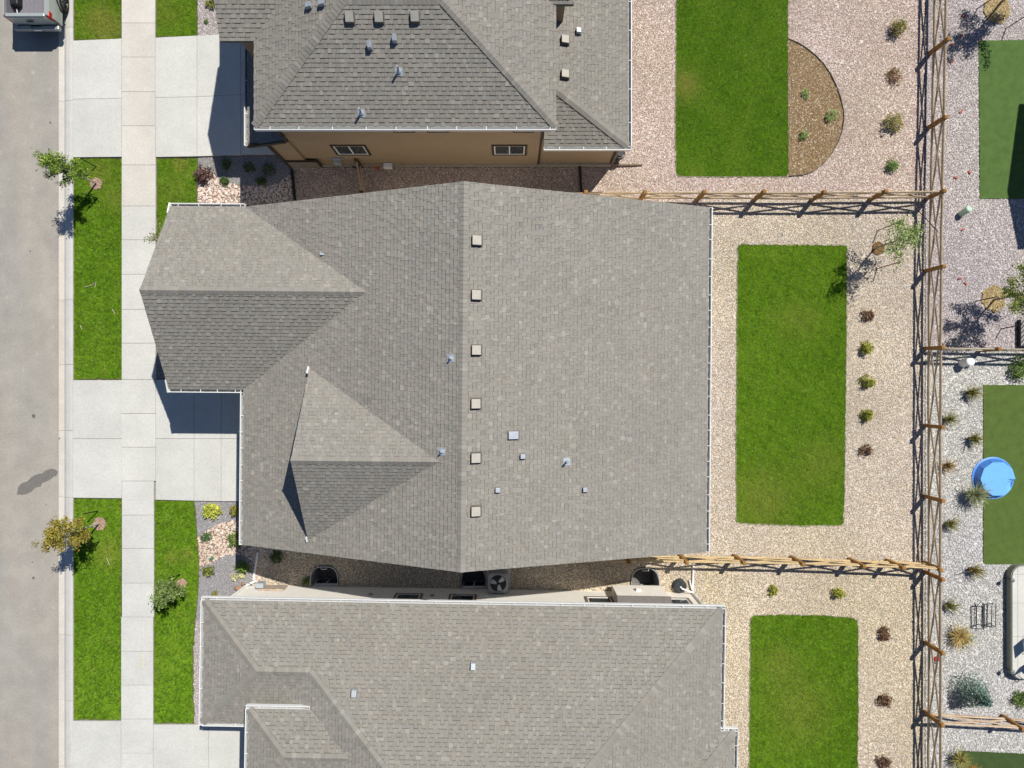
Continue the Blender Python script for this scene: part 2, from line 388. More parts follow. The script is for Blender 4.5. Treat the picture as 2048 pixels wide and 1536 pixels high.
# ==================================================================== LAWNS, GRAVEL
def grass(name, poly, label, seed, density=4000, base=(0.128, 0.262, 0.011), patches=(), h=(0.02, 0.05), z=0.0, edge=None):
    fine = []; q_ = ccw(poly); rj = random.Random(seed)
    for k in range(len(q_)):
        a = q_[k]; c = q_[(k + 1) % len(q_)]; m_ = max(1, int(math.dist(a, c) / .12))
        for t in range(m_): fine.append((a[0] + (c[0] - a[0]) * t / m_ + rj.gauss(0, .014), a[1] + (c[1] - a[1]) * t / m_ + rj.gauss(0, .014)))
    poly = fine
    P = jitter_pts(poly, density); n = len(P)
    # blades stand in small tufts that share a lean and a tone
    ci = np.floor(P / .075).astype(np.int64); hsh = (ci[:, 0] * 73856093) ^ (ci[:, 1] * 19349663) ^ (seed * 83492791); tr_ = np.random.default_rng(seed + 900)
    T1 = tr_.uniform(0, 2 * np.pi, 4096); T2 = tr_.normal(0, .12, 4096); hi_ = np.abs(hsh) % 4096
    ang = T1[hi_] + RNG.normal(0, .9, n); H = RNG.uniform(h[0], h[1], n); lean = RNG.uniform(0.03, 0.085, n); wd = RNG.uniform(0.008, 0.015, n)
    dx, dy = np.cos(ang), np.sin(ang)
    V = np.zeros((n, 3, 3))
    V[:, 0, 0] = P[:, 0] - dy * wd; V[:, 0, 1] = P[:, 1] + dx * wd; V[:, 0, 2] = z
    V[:, 1, 0] = P[:, 0] + dy * wd; V[:, 1, 1] = P[:, 1] - dx * wd; V[:, 1, 2] = z
    V[:, 2, 0] = P[:, 0] + dx * lean; V[:, 2, 1] = P[:, 1] + dy * lean; V[:, 2, 2] = z + H
    F = np.arange(3 * n).reshape(n, 3)
    f1 = soft_noise(P, seed, 1.1); f2 = soft_noise(P, seed + 1, 4.5); f3 = soft_noise(P, seed + 2, 14)
    tone = 1 + 0.06 * f1 + 0.07 * f2 + 0.10 * f3 + T2[hi_] + RNG.normal(0, .24, n)
    col = np.array(base)[None] * np.clip(tone, .4, 1.9)[:, None]
    yel = np.clip(0.10 * f1 + 0.14 * f2 + RNG.normal(0, .25, n), 0, 1)
    for (px_, py_, r, amt) in patches:
        c = g(px_, py_); d = np.hypot(P[:, 0] - c[0], P[:, 1] - c[1]); yel = yel + 1.5 * amt * np.exp(-(d / (r * .0211)) ** 2) * RNG.uniform(.4, 1.2, n)
    yel = np.clip(yel, 0, 1)[:, None]
    col = col * (1 - yel) + np.array((0.25, 0.285, 0.045))[None] * yel
    straw = RNG.uniform(0, 1, n) < 0.012; col[straw] = (0.42, 0.38, 0.20)
    o = np_mesh(name, V.reshape(-1, 3), F, col, M_GRASS)
    tag(o, label, 'lawn', 'mown lawns', 'stuff')
    b = MB(); b.prism(poly, -0.04, z + 0.004)
    s = b.build('turf_base', mat('turf_base', (0.04, 0.082, 0.008), rough=0.95, var=0.3, scale=20), o)
    if edge:
        b = MB(); q = ccw(poly)
        for k in range(len(q)):
            a = Vector((*q[k], 0.02)); c = Vector((*q[(k + 1) % len(q)], 0.02)); b.bar(a, c, 0.014, 0.03)
        b.build('edging', edge, o)
    return o
M_EDGE_W = mat('pale_edging', (0.30, 0.26, 0.19), rough=0.8, var=0.15)
M_EDGE_S = mat('soil_edge', (0.14, 0.10, 0.07), rough=0.95, var=0.3, scale=25)
def gpr(x0, y0, x1, y1, r=0.3):
    a = g(x0, y1); c = g(x1, y0); return rounded(a[0], a[1], c[0], c[1], r)
L_REAR = gp([(1476, 491), (1479, 489.5), (1690, 491), (1693.5, 495), (1692, 700), (1688, 1000), (1686, 1045), (1680, 1051), (1560, 1050.5), (1480, 1046), (1472.5, 1043), (1472, 900), (1473.5, 650)]); L_N = gp([(1353, -90), (1575, -90), (1576, 150), (1577, 345), (1572, 353.5), (1480, 354), (1358, 353), (1352, 346), (1351, 200)]); L_S = gp([(1501, 1238), (1508, 1231), (1560, 1229), (1640, 1230), (1700, 1234), (1712, 1241), (1715.5, 1255), (1716, 1400), (1714, 1660), (1498, 1660), (1499, 1400)])
grass('lawn', L_REAR, 'rear lawn of the middle house, long green rectangle in gravel', 1, edge=M_EDGE_W, patches=((1530, 1000, 60, .5), (1600, 640, 40, .3), (1640, 930, 50, .35)))
grass('lawn', L_N, 'lawn at the top beside the half-round mulch bed', 2, edge=M_EDGE_W, patches=((1372, 175, 26, .8), (1365, 160, 14, .6)), base=(0.108, 0.235, 0.011))
grass('lawn', L_S, 'lawn at the bottom right behind the bottom house', 3, edge=M_EDGE_W, patches=((1560, 1330, 40, .4), (1600, 1420, 60, .4)))
grass('lawn', gp(rect(149, -90, 243.5, 80)), 'street-side lawn strip beside the parked pickup', 4, edge=M_EDGE_S, patches=((200, 40, 30, 1.0), (220, 60, 22, .8)))
grass('lawn', gp(rect(148, 317, 245, 758)), 'street-side lawn strip holding the green street tree', 5, edge=M_EDGE_S, patches=((200, 345, 26, .5), (235, 400, 25, .45)))
grass('lawn', gp(rect(145, 997, 243.5, 1439)), 'street-side lawn strip holding the yellowing street tree', 6, edge=M_EDGE_S, patches=((215, 1105, 26, .5),))
grass('lawn', gp(rect(313.5, -90, 395, 74)), 'small lawn between sidewalk and top house at upper left', 7, edge=M_EDGE_S, patches=((340, 30, 30, .3),))
grass('lawn', gp(rect(314.5, 317, 394, 700)), 'small lawn tucked behind the front gable of the middle house', 8, edge=M_EDGE_S, patches=((362, 327, 14, 1.0), (350, 380, 30, .3)))
C2 = [(310, 1000), (388, 1001), (391, 1030), (394, 1062), (396.5, 1100), (398, 1140), (396, 1190), (391, 1240), (387, 1300), (387, 1380), (388, 1446), (308.5, 1446), (309.5, 1200)]
grass('lawn', gp(C2), 'small lawn with a curved edge and young tree by the sidewalk', 9, edge=M_EDGE_S, patches=((345, 1115, 14, .5), (375, 1108, 12, .5)))

def stones(name, poly, density, size, palette, label, excl=(), flat=0.55, z=0.0, base_col=None, holes=(), seed=0, group='gravel beds', sq=0.25, parent=None):
    P = jitter_pts(poly, density, list(excl) + list(holes)); n = len(P); K = 5
    R = size * RNG.lognormal(0, .28, n); ang0 = RNG.uniform(0, 6.28, n); el = RNG.uniform(.6, 1.0, n); rot = RNG.uniform(0, 3.14, n)
    V = np.zeros((n, K + 1, 3))
    for k in range(K):
        a = ang0 + 2 * np.pi * k / K + RNG.normal(0, .18, n); r = R * RNG.uniform(.8, 1.15, n)
        lx, ly = r * np.cos(a), r * np.sin(a) * el
        V[:, k, 0] = P[:, 0] + lx * np.cos(rot) - ly * np.sin(rot); V[:, k, 1] = P[:, 1] + lx * np.sin(rot) + ly * np.cos(rot); V[:, k, 2] = z + R * RNG.uniform(0.0, sq, n)
    V[:, K, 0] = P[:, 0] + R * RNG.normal(0, .28, n); V[:, K, 1] = P[:, 1] + R * RNG.normal(0, .28, n); V[:, K, 2] = z + R * flat * RNG.uniform(.8, 1.6, n)
    idx = np.arange(n)[:, None] * (K + 1)
    F = np.concatenate([np.stack([idx[:, 0] + k, idx[:, 0] + (k + 1) % K, idx[:, 0] + K], 1)[:, None, :] for k in range(K)], 1).reshape(-1, 3)
    pal = np.array([p[:3] for p in palette]); pal = pal * .84 + pal.mean(1, keepdims=True) * .16; wts = np.array([p[3] for p in palette], float); wts /= wts.sum()
    col = pal[RNG.choice(len(pal), n, p=wts)] * RNG.uniform(.86, 1.14, n)[:, None]
    avg = (pal * wts[:, None]).sum(0); col = col * .72 + avg[None] * .28
    lo = soft_noise(P, seed + 50, 0.9); col = col * (1 + .08 * lo)[:, None]; col[:, 2] *= (1 - .05 * soft_noise(P, seed + 60, .6))
    o = np_mesh(name, V.reshape(-1, 3), F, np.repeat(col, K, 0), M_STONE, parent)
    tag(o, label, None if parent else 'gravel', None if parent else group, 'stuff')
    if base_col is not None:
        b = MB(); b.prism(poly, -0.028, z - 0.004, holes=holes)
        b.build('gravel_base', mat('gb_%s' % str(base_col), base_col, rough=0.95, var=0.45, scale=22, bump=0.8, bscale=35), o)
    return o
PAL_PINK = [(.56, .42, .33, 3), (.46, .33, .26, 2), (.66, .55, .46, 3), (.40, .30, .25, 1.5), (.72, .64, .56, 1.5), (.30, .24, .21, 1), (.55, .37, .28, 1.5)]
PAL_TAN = [(.58, .47, .345, 3), (.49, .39, .28, 2), (.64, .55, .43, 3), (.42, .35, .28, 1.5), (.70, .63, .52, 1.3), (.30, .27, .24, 1), (.62, .45, .26, 1.2), (.50, .47, .45, 1)]
PAL_TAN2 = [(.60, .49, .33, 3), (.50, .40, .26, 2), (.68, .58, .42, 3), (.42, .35, .26, 1.5), (.74, .66, .52, 1.4), (.30, .26, .22, 1), (.62, .47, .24, 1.5)]
PAL_MAUVE = [(.46, .40, .38, 3), (.37, .32, .305, 2), (.57, .51, .48, 3), (.28, .245, .24, 1.5), (.68, .63, .59, 1.4), (.48, .40, .35, 1)]
PAL_GREY = [(.46, .44, .41, 3), (.60, .58, .54, 3), (.34, .33, .32, 2), (.72, .70, .65, 2), (.24, .24, .25, 1.2), (.54, .50, .42, 1)]
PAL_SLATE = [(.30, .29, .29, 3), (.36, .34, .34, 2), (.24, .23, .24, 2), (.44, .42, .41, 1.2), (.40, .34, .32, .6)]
PAL_RIVER = [(.62, .47, .36, 3), (.54, .39, .30, 2), (.70, .58, .47, 3), (.48, .37, .30, 1.5), (.66, .46, .36, 1.5), (.76, .68, .60, 1)]
MULCH = [(1577, 79), (1595, 86), (1612, 97), (1630, 111), (1646, 128), (1660, 148), (1671, 170), (1680, 195), (1686, 220), (1687, 238), (1684, 260), (1676, 284), (1663, 308), (1646, 328), (1626, 343), (1604, 351), (1577, 352.5)]
MULCH_W = gp(MULCH)
HN = [(-9.3, 9.15), (4.14, 9.15), (4.14, 20), (-9.3, 20)]
stones('gravel', gp(rect(585, -110, 1849, 398)), 620, .027, PAL_PINK, 'pinkish gravel around the top lawn and beside the brown house', excl=(L_N, MULCH_W, HN), base_col=(.26, .19, .15), seed=1)
HM = [(-9.6, -5.75), (6.8, -5.75), (6.8, 6.2), (-9.6, 6.2)]
stones('gravel', gp(rect(585, 398, 1405, 480)), 500, .028, PAL_PINK, 'pinkish gravel strip along the north wall of the middle house', excl=(HM,), base_col=(.26, .19, .151), seed=2)
stones('gravel', gp(rect(1405, 398, 1849, 1118)), 640, .027, PAL_TAN, 'tan gravel around the rear lawn of the middle house', excl=(L_REAR, HM), base_col=(.28, .22, .15), seed=3)
HS = [(-11.2, -8.75), (7.7, -9.05), (7.7, -24), (-11.2, -24)]
stones('gravel', gp(rect(1405, 1118, 1849, 1660)), 640, .027, PAL_TAN2, 'yellowish tan gravel around the bottom right lawn', excl=(L_S, HS), base_col=(.28, .22, .151), seed=4)
stones('gravel', gp([(506, 1040), (1405, 1040), (1405, 1200), (470, 1200), (507, 1163)]), 620, .027, PAL_TAN2, 'shaded tan gravel alley between the middle and bottom houses', excl=(HS, HM), holes=WELL_U, base_col=(.25, .20, .14), seed=5)
TURF_N = gp([(1957, 82), (2130, 79), (2130, 397), (1959, 397.5)])
TURF_S = gp(rect(1966, 770, 2130, 1128)); TURF_B = gp([(1916, 1501), (2130, 1511), (2130, 1660), (1916, 1660)])
PATIO = rounded(20.86, -12.35, 24.2, -7.58, .45)
stones('gravel', gp(rect(1851, -110, 2150, 699)), 620, .027, PAL_MAUVE, 'mauve gravel behind the rear fence at upper right', excl=(TURF_N,), base_col=(.22, .18, .175), seed=6)
stones('gravel', gp(rect(1851, 699, 2150, 1660)), 560, .029, PAL_GREY, 'pale grey gravel behind the rear fence at lower right', excl=(TURF_S, TURF_B, PATIO), base_col=(.24, .23, .215), seed=7)
# front beds
N_FINE = [(395, 315.5), (582, 310), (584, 345), (572, 356), (558, 366), (535, 373), (505, 372), (470, 369), (445, 362), (428, 350), (412, 341), (395, 337)]
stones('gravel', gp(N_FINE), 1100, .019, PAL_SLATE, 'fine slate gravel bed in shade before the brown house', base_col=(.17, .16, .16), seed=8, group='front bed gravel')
N_COB = [(395, 337), (412, 341), (428, 350), (445, 362), (470, 369), (505, 372), (535, 373), (558, 366), (572, 356), (584, 345), (585, 480), (395, 480)]
stones('cobbles', gp(N_COB), 150, .055, PAL_RIVER, 'tan and pink river cobbles beside the front gable', flat=.6, base_col=(.22, .16, .12), seed=9, group='front bed cobbles')
stones('gravel', gp(rect(395, -90, 470, 73)), 900, .021, PAL_MAUVE, 'narrow mauve gravel bed beside the small upper left lawn', base_col=(.20, .17, .17), seed=10, group='front bed gravel')
M_F1 = [(388, 1001.5), (500, 1001.5), (500, 1038), (470, 1041), (449, 1044), (427, 1054), (408, 1066), (395, 1075), (394, 1062), (391, 1030)]
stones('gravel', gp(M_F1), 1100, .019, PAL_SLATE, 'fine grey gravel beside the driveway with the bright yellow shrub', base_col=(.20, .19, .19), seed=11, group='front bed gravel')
M_COB = [(395, 1075), (408, 1066), (427, 1054), (449, 1044), (470, 1041), (500, 1038), (540, 1040), (520, 1180), (507, 1163), (504, 1142), (500, 1122), (490, 1112), (470, 1109), (452, 1111), (440, 1117), (423, 1126), (398, 1136), (397, 1110)]
stones('cobbles', gp(M_COB), 170, .05, PAL_RIVER, 'curving band of pinkish cobbles in the middle front bed', flat=.6, base_col=(.25, .18, .14), seed=12, group='front bed cobbles')
M_F2 = [(398, 1136), (423, 1126), (440, 1117), (452, 1111), (470, 1109), (490, 1112), (500, 1122), (504, 1142), (507, 1163), (470, 1192), (470, 1240), (391, 1240), (396, 1190)]
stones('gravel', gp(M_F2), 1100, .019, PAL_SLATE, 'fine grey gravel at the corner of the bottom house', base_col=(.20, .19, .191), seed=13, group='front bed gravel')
stones('gravel', gp([(391, 1240), (440, 1240), (440, 1446), (388, 1446), (387, 1380), (387, 1300)]), 900, .021, PAL_MAUVE, 'thin mauve gravel strip between curved lawn and bottom house', base_col=(.22, .19, .19), seed=14, group='front bed gravel')
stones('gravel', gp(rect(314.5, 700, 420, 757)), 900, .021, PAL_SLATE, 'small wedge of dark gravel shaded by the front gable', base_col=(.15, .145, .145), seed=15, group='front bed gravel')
# mulch bed
def chips(name, poly, density, label, cols, L=(0.03, 0.09), z=0.0, cat='mulch', base=(.16, .10, .055)):
    P = jitter_pts(poly, density); n = len(P); a = RNG.uniform(0, 6.28, n); l = RNG.uniform(L[0], L[1], n); wd = l * RNG.uniform(.12, .3, n)
    dx, dy = np.cos(a), np.sin(a); tilt = RNG.normal(0, .25, n) * l; zz = z + RNG.uniform(.005, .04, n)
    V = np.zeros((n, 4, 3))
    for k, (s, t) in enumerate(((-.5, -.5), (.5, -.5), (.5, .5), (-.5, .5))):
        V[:, k, 0] = P[:, 0] + dx * l * s - dy * wd * t; V[:, k, 1] = P[:, 1] + dy * l * s + dx * wd * t; V[:, k, 2] = np.maximum(zz + tilt * s, z + .003)
    pal = np.array([c[:3] for c in cols]); wt = np.array([c[3] for c in cols], float); wt /= wt.sum()
    col = pal[RNG.choice(len(pal), n, p=wt)] * RNG.uniform(.7, 1.25, n)[:, None]
    o = np_mesh(name, V.reshape(-1, 3), np.arange(4 * n).reshape(n, 4), col, M_STONE)
    tag(o, label, cat, None, 'stuff')
    b = MB(); b.prism(poly, -0.025, z + .001); b.build('mulch_base', mat('mulch_base_%s' % str(base), base, rough=.95, var=.35, scale=18, bump=.6, bscale=30), o)
    return o
mo = chips('mulch_bed', MULCH_W, 1500, 'half-round bark mulch bed against the top lawn', [(.33, .22, .11, 4), (.24, .15, .075, 3), (.44, .31, .16, 2), (.70, .60, .44, 1.2)], z=.004, base=(.24, .165, .09))
b = MB()
for k in range(len(MULCH_W) - 1): b.bar(Vector((*MULCH_W[k], .03)), Vector((*MULCH_W[k + 1], .03)), .018, .09)
b.build('edging', M_BLACK, mo)
STRAW = [(.44, .32, .14, 4), (.54, .42, .22, 3), (.32, .22, .10, 2), (.66, .56, .36, 1.5)]
chips('mulch_ring', circle(*g(1993, 20), .56, 24, .12), 1700, 'straw-coloured mulch ring at the upper right corner', STRAW, z=.03, base=(.40, .28, .11), cat='mulch ring')
chips('mulch_ring', circle(*g(1987, 597), .53, 24, .14), 1700, 'straw-coloured mulch ring under the leafy tree beyond the fence', STRAW, z=.03, base=(.40, .28, .111), cat='mulch ring')
chips('mulch_ring', circle(*g(1756, 497), .27, 18, .12), 2600, 'brown mulch ring under the sparse tree in the tan gravel', [(.24, .13, .05, 3), (.16, .09, .04, 2), (.34, .2, .08, 1)], z=.03, cat='mulch ring')
BARKM = [(.46, .30, .22, 3), (.34, .21, .15, 2), (.56, .42, .32, 2), (.25, .16, .11, 1)]
chips('mulch_ring', circle(*g(193, 368), .25, 18, .1), 2600, 'bark mulch ring under the green street tree', BARKM, z=.02, base=(.32, .22, .16), cat='mulch ring')
chips('mulch_ring', circle(*g(200, 1047), .27, 18, .08), 2600, 'bark mulch ring under the yellowing street tree', BARKM, z=.02, base=(.32, .22, .161), cat='mulch ring')
chips('mulch_ring', circle(*g(364, 1166), .21, 16, .1), 2600, 'bark mulch ring under the small bushy tree by the sidewalk', BARKM, z=.02, base=(.32, .22, .162), cat='mulch ring')

# artificial turf -------------------------------------------------------------
def turf(name, poly, label, col):
    b = MB(); b.prism(poly, -0.02, 0.035)
    o = b.build(name, mat('turf_%.3f' % col[0], col, rough=.9, var=.16, scale=3, bump=.9, bscale=120, detail_scale=90)); tag(o, label, 'turf', kind='structure')
    return o
turf('artificial_turf', TURF_N, 'green artificial turf at the upper right edge', (.085, .150, .034))
turf('artificial_turf', TURF_S, 'darker green turf beside the blue paddling pool', (.090, .140, .026))
turf('artificial_turf', TURF_B, 'dark green turf strip at the lower right corner', (.050, .085, .022))
# ==================================================================== HOUSES
EXPO = 0.143
SH_DARK = np.array((.200, .187, .163)); SH_LITE = np.array((.345, .322, .281))
def sh_col(rnd, tint):
    t = rnd.gauss(.43, .075)
    if rnd.random() < .06: t += .32
    if rnd.random() < .05: t -= .14
    t = max(-.1, min(1.1, t)); c = SH_DARK + (SH_LITE - SH_DARK) * t
    k = rnd.gauss(0, .012); return (c[0] * tint * (1 + k), c[1] * tint, c[2] * tint * (1 - k))
class Roof:
    def __init__(s, house, seed, tint=1.0, rot=0.0):
        s.house = house; s.rnd = random.Random(seed); s.tint = tint; s.rot = rot
        s.tabs = []; s.caps = []; s.deck = MB()
    def T(s, p):  # slight turn of the house against the street grid
        return Vector((p[0] + s.rot * p[1], p[1] - s.rot * p[0], p[2]))
    def face(s, *polys):
        """coplanar convex polygons (local XYZ): deck slab and courses of shingles"""
        polys = [[s.T(p) for p in q] for q in polys]
        q = polys[0]; n = (q[1] - q[0]).cross(q[2] - q[0]).normalized()
        if n.z < 0: n = -n
        v = (Vector((0, 0, 1)) - n * n.z).normalized(); u = v.cross(n).normalized()
        low = min((p for qq in polys for p in qq), key=lambda p: p.dot(v)); o = low
        for qq in polys:
            if ((qq[1] - qq[0]).cross(qq[2] - qq[0])).z < 0: qq = qq[::-1]
            m = len(qq); top = [p - n * .012 for p in qq]; bot = [p - Vector((0, 0, .15)) for p in qq]
            s.deck.poly(top); s.deck.poly(bot[::-1])
            for k in range(m): s.deck.poly([bot[k], bot[(k + 1) % m], top[(k + 1) % m], top[k]])
            P2 = ccw([((p - o).dot(u), (p - o).dot(v)) for p in qq])
            us = [p[0] for p in P2]; vs = [p[1] for p in P2]
            r = random.Random(int(s.rnd.random() * 1e9)); j = 0
            vv = -.02
            while vv < max(vs):
                uu = min(us) - r.uniform(0, .3); raised = r.random() < .5
                while uu < max(us):
                    wd = r.choice((.09, .11, .13, .15, .15, .18, .2)) * r.uniform(.9, 1.1)
                    c = sh_col(r, s.tint)
                    cc = clip([(uu + .002, vv), (uu + wd - .002, vv), (uu + wd - .002, vv + EXPO + .012), (uu + .002, vv + EXPO + .012)], P2)
                    if len(cc) > 2 and area2(cc) > .0008:
                        ce = o + u * (sum(p[0] for p in cc) / len(cc)) + v * (sum(p[1] for p in cc) / len(cc))
                        X, Y = PX(ce)
                        if -130 < X < 2180 and -130 < Y < 1666:
                            s.tabs.append((area2(cc) * n.z / (CAM_H - ce.z) ** 2, cc, vv, raised, c, o, u, v, n, P2))
                    uu += wd; raised = not raised if r.random() < .85 else raised
                vv += EXPO; j += 1
        return s
    @staticmethod
    def tab_mesh(b, t):
        _, cc, vv, raised, c, o, u, v, n, P2 = t
        t0 = .022 if raised else .011
        def h(q): return t0 + (.001 - t0) * max(0, min(1, (q[1] - vv) / (EXPO + .012))) + (.003 if raised else 0)
        def W(q, hh): return o + u * q[0] + v * q[1] + n * hh
        m = len(cc)
        if raised:
            b.poly([W(q, h(q)) for q in cc], c)
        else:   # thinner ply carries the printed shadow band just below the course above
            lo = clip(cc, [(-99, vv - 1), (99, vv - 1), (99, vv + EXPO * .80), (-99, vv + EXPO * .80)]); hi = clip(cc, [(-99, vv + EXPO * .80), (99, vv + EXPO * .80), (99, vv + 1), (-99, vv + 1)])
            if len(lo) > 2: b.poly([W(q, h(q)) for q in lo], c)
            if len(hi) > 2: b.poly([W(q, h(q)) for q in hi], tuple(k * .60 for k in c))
        for k in range(m):
            p, q = cc[k], cc[(k + 1) % m]
            if p[1] > vv + EXPO and q[1] > vv + EXPO: continue
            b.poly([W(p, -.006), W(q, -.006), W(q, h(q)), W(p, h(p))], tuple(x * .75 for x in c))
    def cap_line(s, p0, p1, d1, d2, w=.15, lift=.016):
        """overlapping cap shingles from p0 (low or far end) to p1; d1, d2 point down the two slopes"""
        s.caps.append((s.T(p0), s.T(p1), s.T(Vector(d1)).normalized(), s.T(Vector(d2)).normalized(), w, lift))
    def build(s):
        roof = s.deck.build('roof', M_DECK, s.house)
        s.roof = roof
        s.tabs.sort(key=lambda t: -t[0])
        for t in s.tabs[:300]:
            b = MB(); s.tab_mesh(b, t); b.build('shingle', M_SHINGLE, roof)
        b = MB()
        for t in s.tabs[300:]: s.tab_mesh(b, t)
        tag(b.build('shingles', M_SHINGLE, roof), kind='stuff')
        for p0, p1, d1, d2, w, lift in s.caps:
            d = p1 - p0; L = d.length; d.normalize(); e = .148; k = 0; pos = 0
            while pos < L - .02:
                a = p0 + d * pos; c = p0 + d * min(pos + e + .02, L)
                X, Y = PX(a)
                if -60 < X < 2110 and -60 < Y < 1600:
                    col = sh_col(s.rnd, s.tint * .97); u1 = Vector((0, 0, 1)); b = MB()
                    hi, lo = lift + .016, lift + .002
                    A = [a + d1 * w + u1 * (hi - .004), a + u1 * (hi + .012), a + d2 * w + u1 * (hi - .004)]
                    B = [c + d1 * w + u1 * lo, c + u1 * (lo + .012), c + d2 * w + u1 * lo]
                    dn = Vector((0, 0, -.03))
                    b.poly([A[0], A[1], B[1], B[0]], col); b.poly([A[1], A[2], B[2], B[1]], col)
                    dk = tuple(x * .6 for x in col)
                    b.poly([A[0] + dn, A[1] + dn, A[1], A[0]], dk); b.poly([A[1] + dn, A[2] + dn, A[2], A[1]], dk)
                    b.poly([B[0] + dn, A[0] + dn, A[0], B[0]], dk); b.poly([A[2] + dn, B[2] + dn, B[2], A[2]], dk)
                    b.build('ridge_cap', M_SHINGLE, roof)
                pos += e
        return roof
def gutter(house, p0, p1, out, hang=.62, off=.25, end=(True, True), shade_floor=True):
    """white open gutter channel from p0 to p1 along an eave; out = outward unit vector"""
    p0 = Vector(p0); p1 = Vector(p1); out = Vector(out).normalized(); W = .128
    d = (p1 - p0); L = d.length; d.normalize(); b = MB()
    z1 = Vector((0, 0, .015)); zb = Vector((0, 0, -.10))
    def slabx(o0, o1, za, zb_):
        a = p0 + out * o0; c = p0 + out * o1
        vs = [a + Vector((0, 0, za)), c + Vector((0, 0, za)), c + Vector((0, 0, zb_)), a + Vector((0, 0, zb_))]
        vs = vs + [q + d * L for q in vs]
        b.add(vs, [(0, 1, 2, 3), (7, 6, 5, 4), (0, 4, 5, 1), (1, 5, 6, 2), (2, 6, 7, 3), (3, 7, 4, 0)])
    slabx(.008, .016, -.14, -.005); slabx(W - .026, W, -.15, .02); nf = len(b.f); slabx(.016, W - .024, -.15, -.14)
    for k, e in enumerate(end):
        if e:
            q = p0 if k == 0 else p1 - d * .012
            R = [q + out * .016 + Vector((0, 0, -.105)), q + out * (W - .022) + Vector((0, 0, -.105)), q + out * (W - .022) + Vector((0, 0, .008)), q + out * .016 + Vector((0, 0, .008))]
            R = R + [x + d * .012 for x in R]
            b.add(R, [(0, 1, 2, 3), (7, 6, 5, 4), (0, 4, 5, 1), (1, 5, 6, 2), (2, 6, 7, 3), (3, 7, 4, 0)])
    gt = b.build('gutter', M_WHITE, house)
    if shade_floor:   # trough floor painted grey, standing in for shade cast by the outer lip
        gt.data.materials.append(mat('gutter_shade', (.20, .20, .20), rough=.9, var=.3, scale=5))
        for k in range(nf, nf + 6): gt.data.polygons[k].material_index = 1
    pos = off
    while pos < L - .1:
        q = p0 + d * pos; b = MB(); b.bar(q + out * .012 + Vector((0, 0, .004)), q + out * (W - .01) + Vector((0, 0, .004)), .022, .010); b.build('hanger', M_WHITE, gt)
        pos += hang * random.uniform(.85, 1.15)
    return gt
def on_plane(px, py, pl):
    """camera ray through a picture point meets plane z = c + gx X + gy Y"""
    a = (px - 1024) / FPX; b_ = (768 - py) / FPX; c, gx, gy = pl
    z = (c + (gx * a + gy * b_) * CAM_H) / (1 + gx * a + gy * b_)
    return Vector((a * (CAM_H - z), b_ * (CAM_H - z), z))
def plane3(p, q, r):
    p, q, r = Vector(p), Vector(q), Vector(r); n = (q - p).cross(r - p); gx = -n.x / n.z; gy = -n.y / n.z
    return (p.z - gx * p.x - gy * p.y, gx, gy)
def box_vent(house, px, py, pl, w=.29, l=.31, h=.17, top=None, side=None, name='box_vent'):
    plh = (pl[0] + h, pl[1], pl[2]); c = on_plane(px, py, plh); zt = c.z
    zr = lambda x, y: pl[0] + pl[1] * x + pl[2] * y
    b = MB(); x, y = c.x, c.y; w2, l2 = w / 2, l / 2
    up = [(x - w2, y - l2), (x + w2, y - l2), (x + w2, y + l2), (x - w2, y + l2)]; k = 1.12
    dn = [(x + (a - x) * k, y + (d - y) * k) for a, d in up]
    vs = [(a, d, zr(a, d) - .01) for a, d in dn] + [(a, d, zr(a, d) + h - .03) for a, d in up]
    b.add(vs, [(0, 1, 5, 4), (1, 2, 6, 5), (2, 3, 7, 6), (3, 0, 4, 7), (4, 5, 6, 7)])
    o = b.build(name, side or M_BROWN_MET, house)
    b = MB(); e = .985
    up2 = [(x + (a - x) * e, y + (d - y) * e) for a, d in up]
    vs = [(a, d, zr(a, d) + h - .034) for a, d in up2] + [(a, d, zr(a, d) + h) for a, d in up2]
    b.add(vs, [(0, 1, 5, 4), (1, 2, 6, 5), (2, 3, 7, 6), (3, 0, 4, 7), (4, 5, 6, 7)]); b.build('cap', top or M_BEIGE_MET, o, bevel=.008)
    b = MB(); kf = 1.3
    fl = [(x + (a - x) * kf, y + (d - y) * kf) for a, d in up]
    vs = [(a, d, zr(a, d) + .004) for a, d in fl] + [(a, d, zr(a, d) + .026) for a, d in fl]
    b.add(vs, [(0, 1, 5, 4), (1, 2, 6, 5), (2, 3, 7, 6), (3, 0, 4, 7), (4, 5, 6, 7)]); b.build('flange', M_DECK, o)
    return o
def pipe_vent(house, px, py, pl, h=.38, r=.035):
    c = on_plane(px, py, pl); gx, gy = pl[1], pl[2]; n = Vector((-gx, -gy, 1)).normalized()
    b = MB(); u = Vector((1, 0, gx)).normalized(); v = n.cross(u)
    q = [c + u * a * .13 + v * d * .13 + n * .028 for a, d in ((-1, -1), (1, -1), (1, 1), (-1, 1))]
    q2 = [x - n * .03 for x in q]
    b.add(q2 + q, [(0, 1, 5, 4), (1, 2, 6, 5), (2, 3, 7, 6), (3, 0, 4, 7), (4, 5, 6, 7)])
    b.tube([c + n * .02, c + Vector((0, 0, .10))], [.085, .05], 12)
    o = b.build('flashing', M_GALV, house)
    b = MB(); b.tube([c, c + Vector((0, 0, h))], r, 12); b.build('vent_pipe', mat('grey_pipe', (.30, .31, .33), rough=.5), o)
    return o
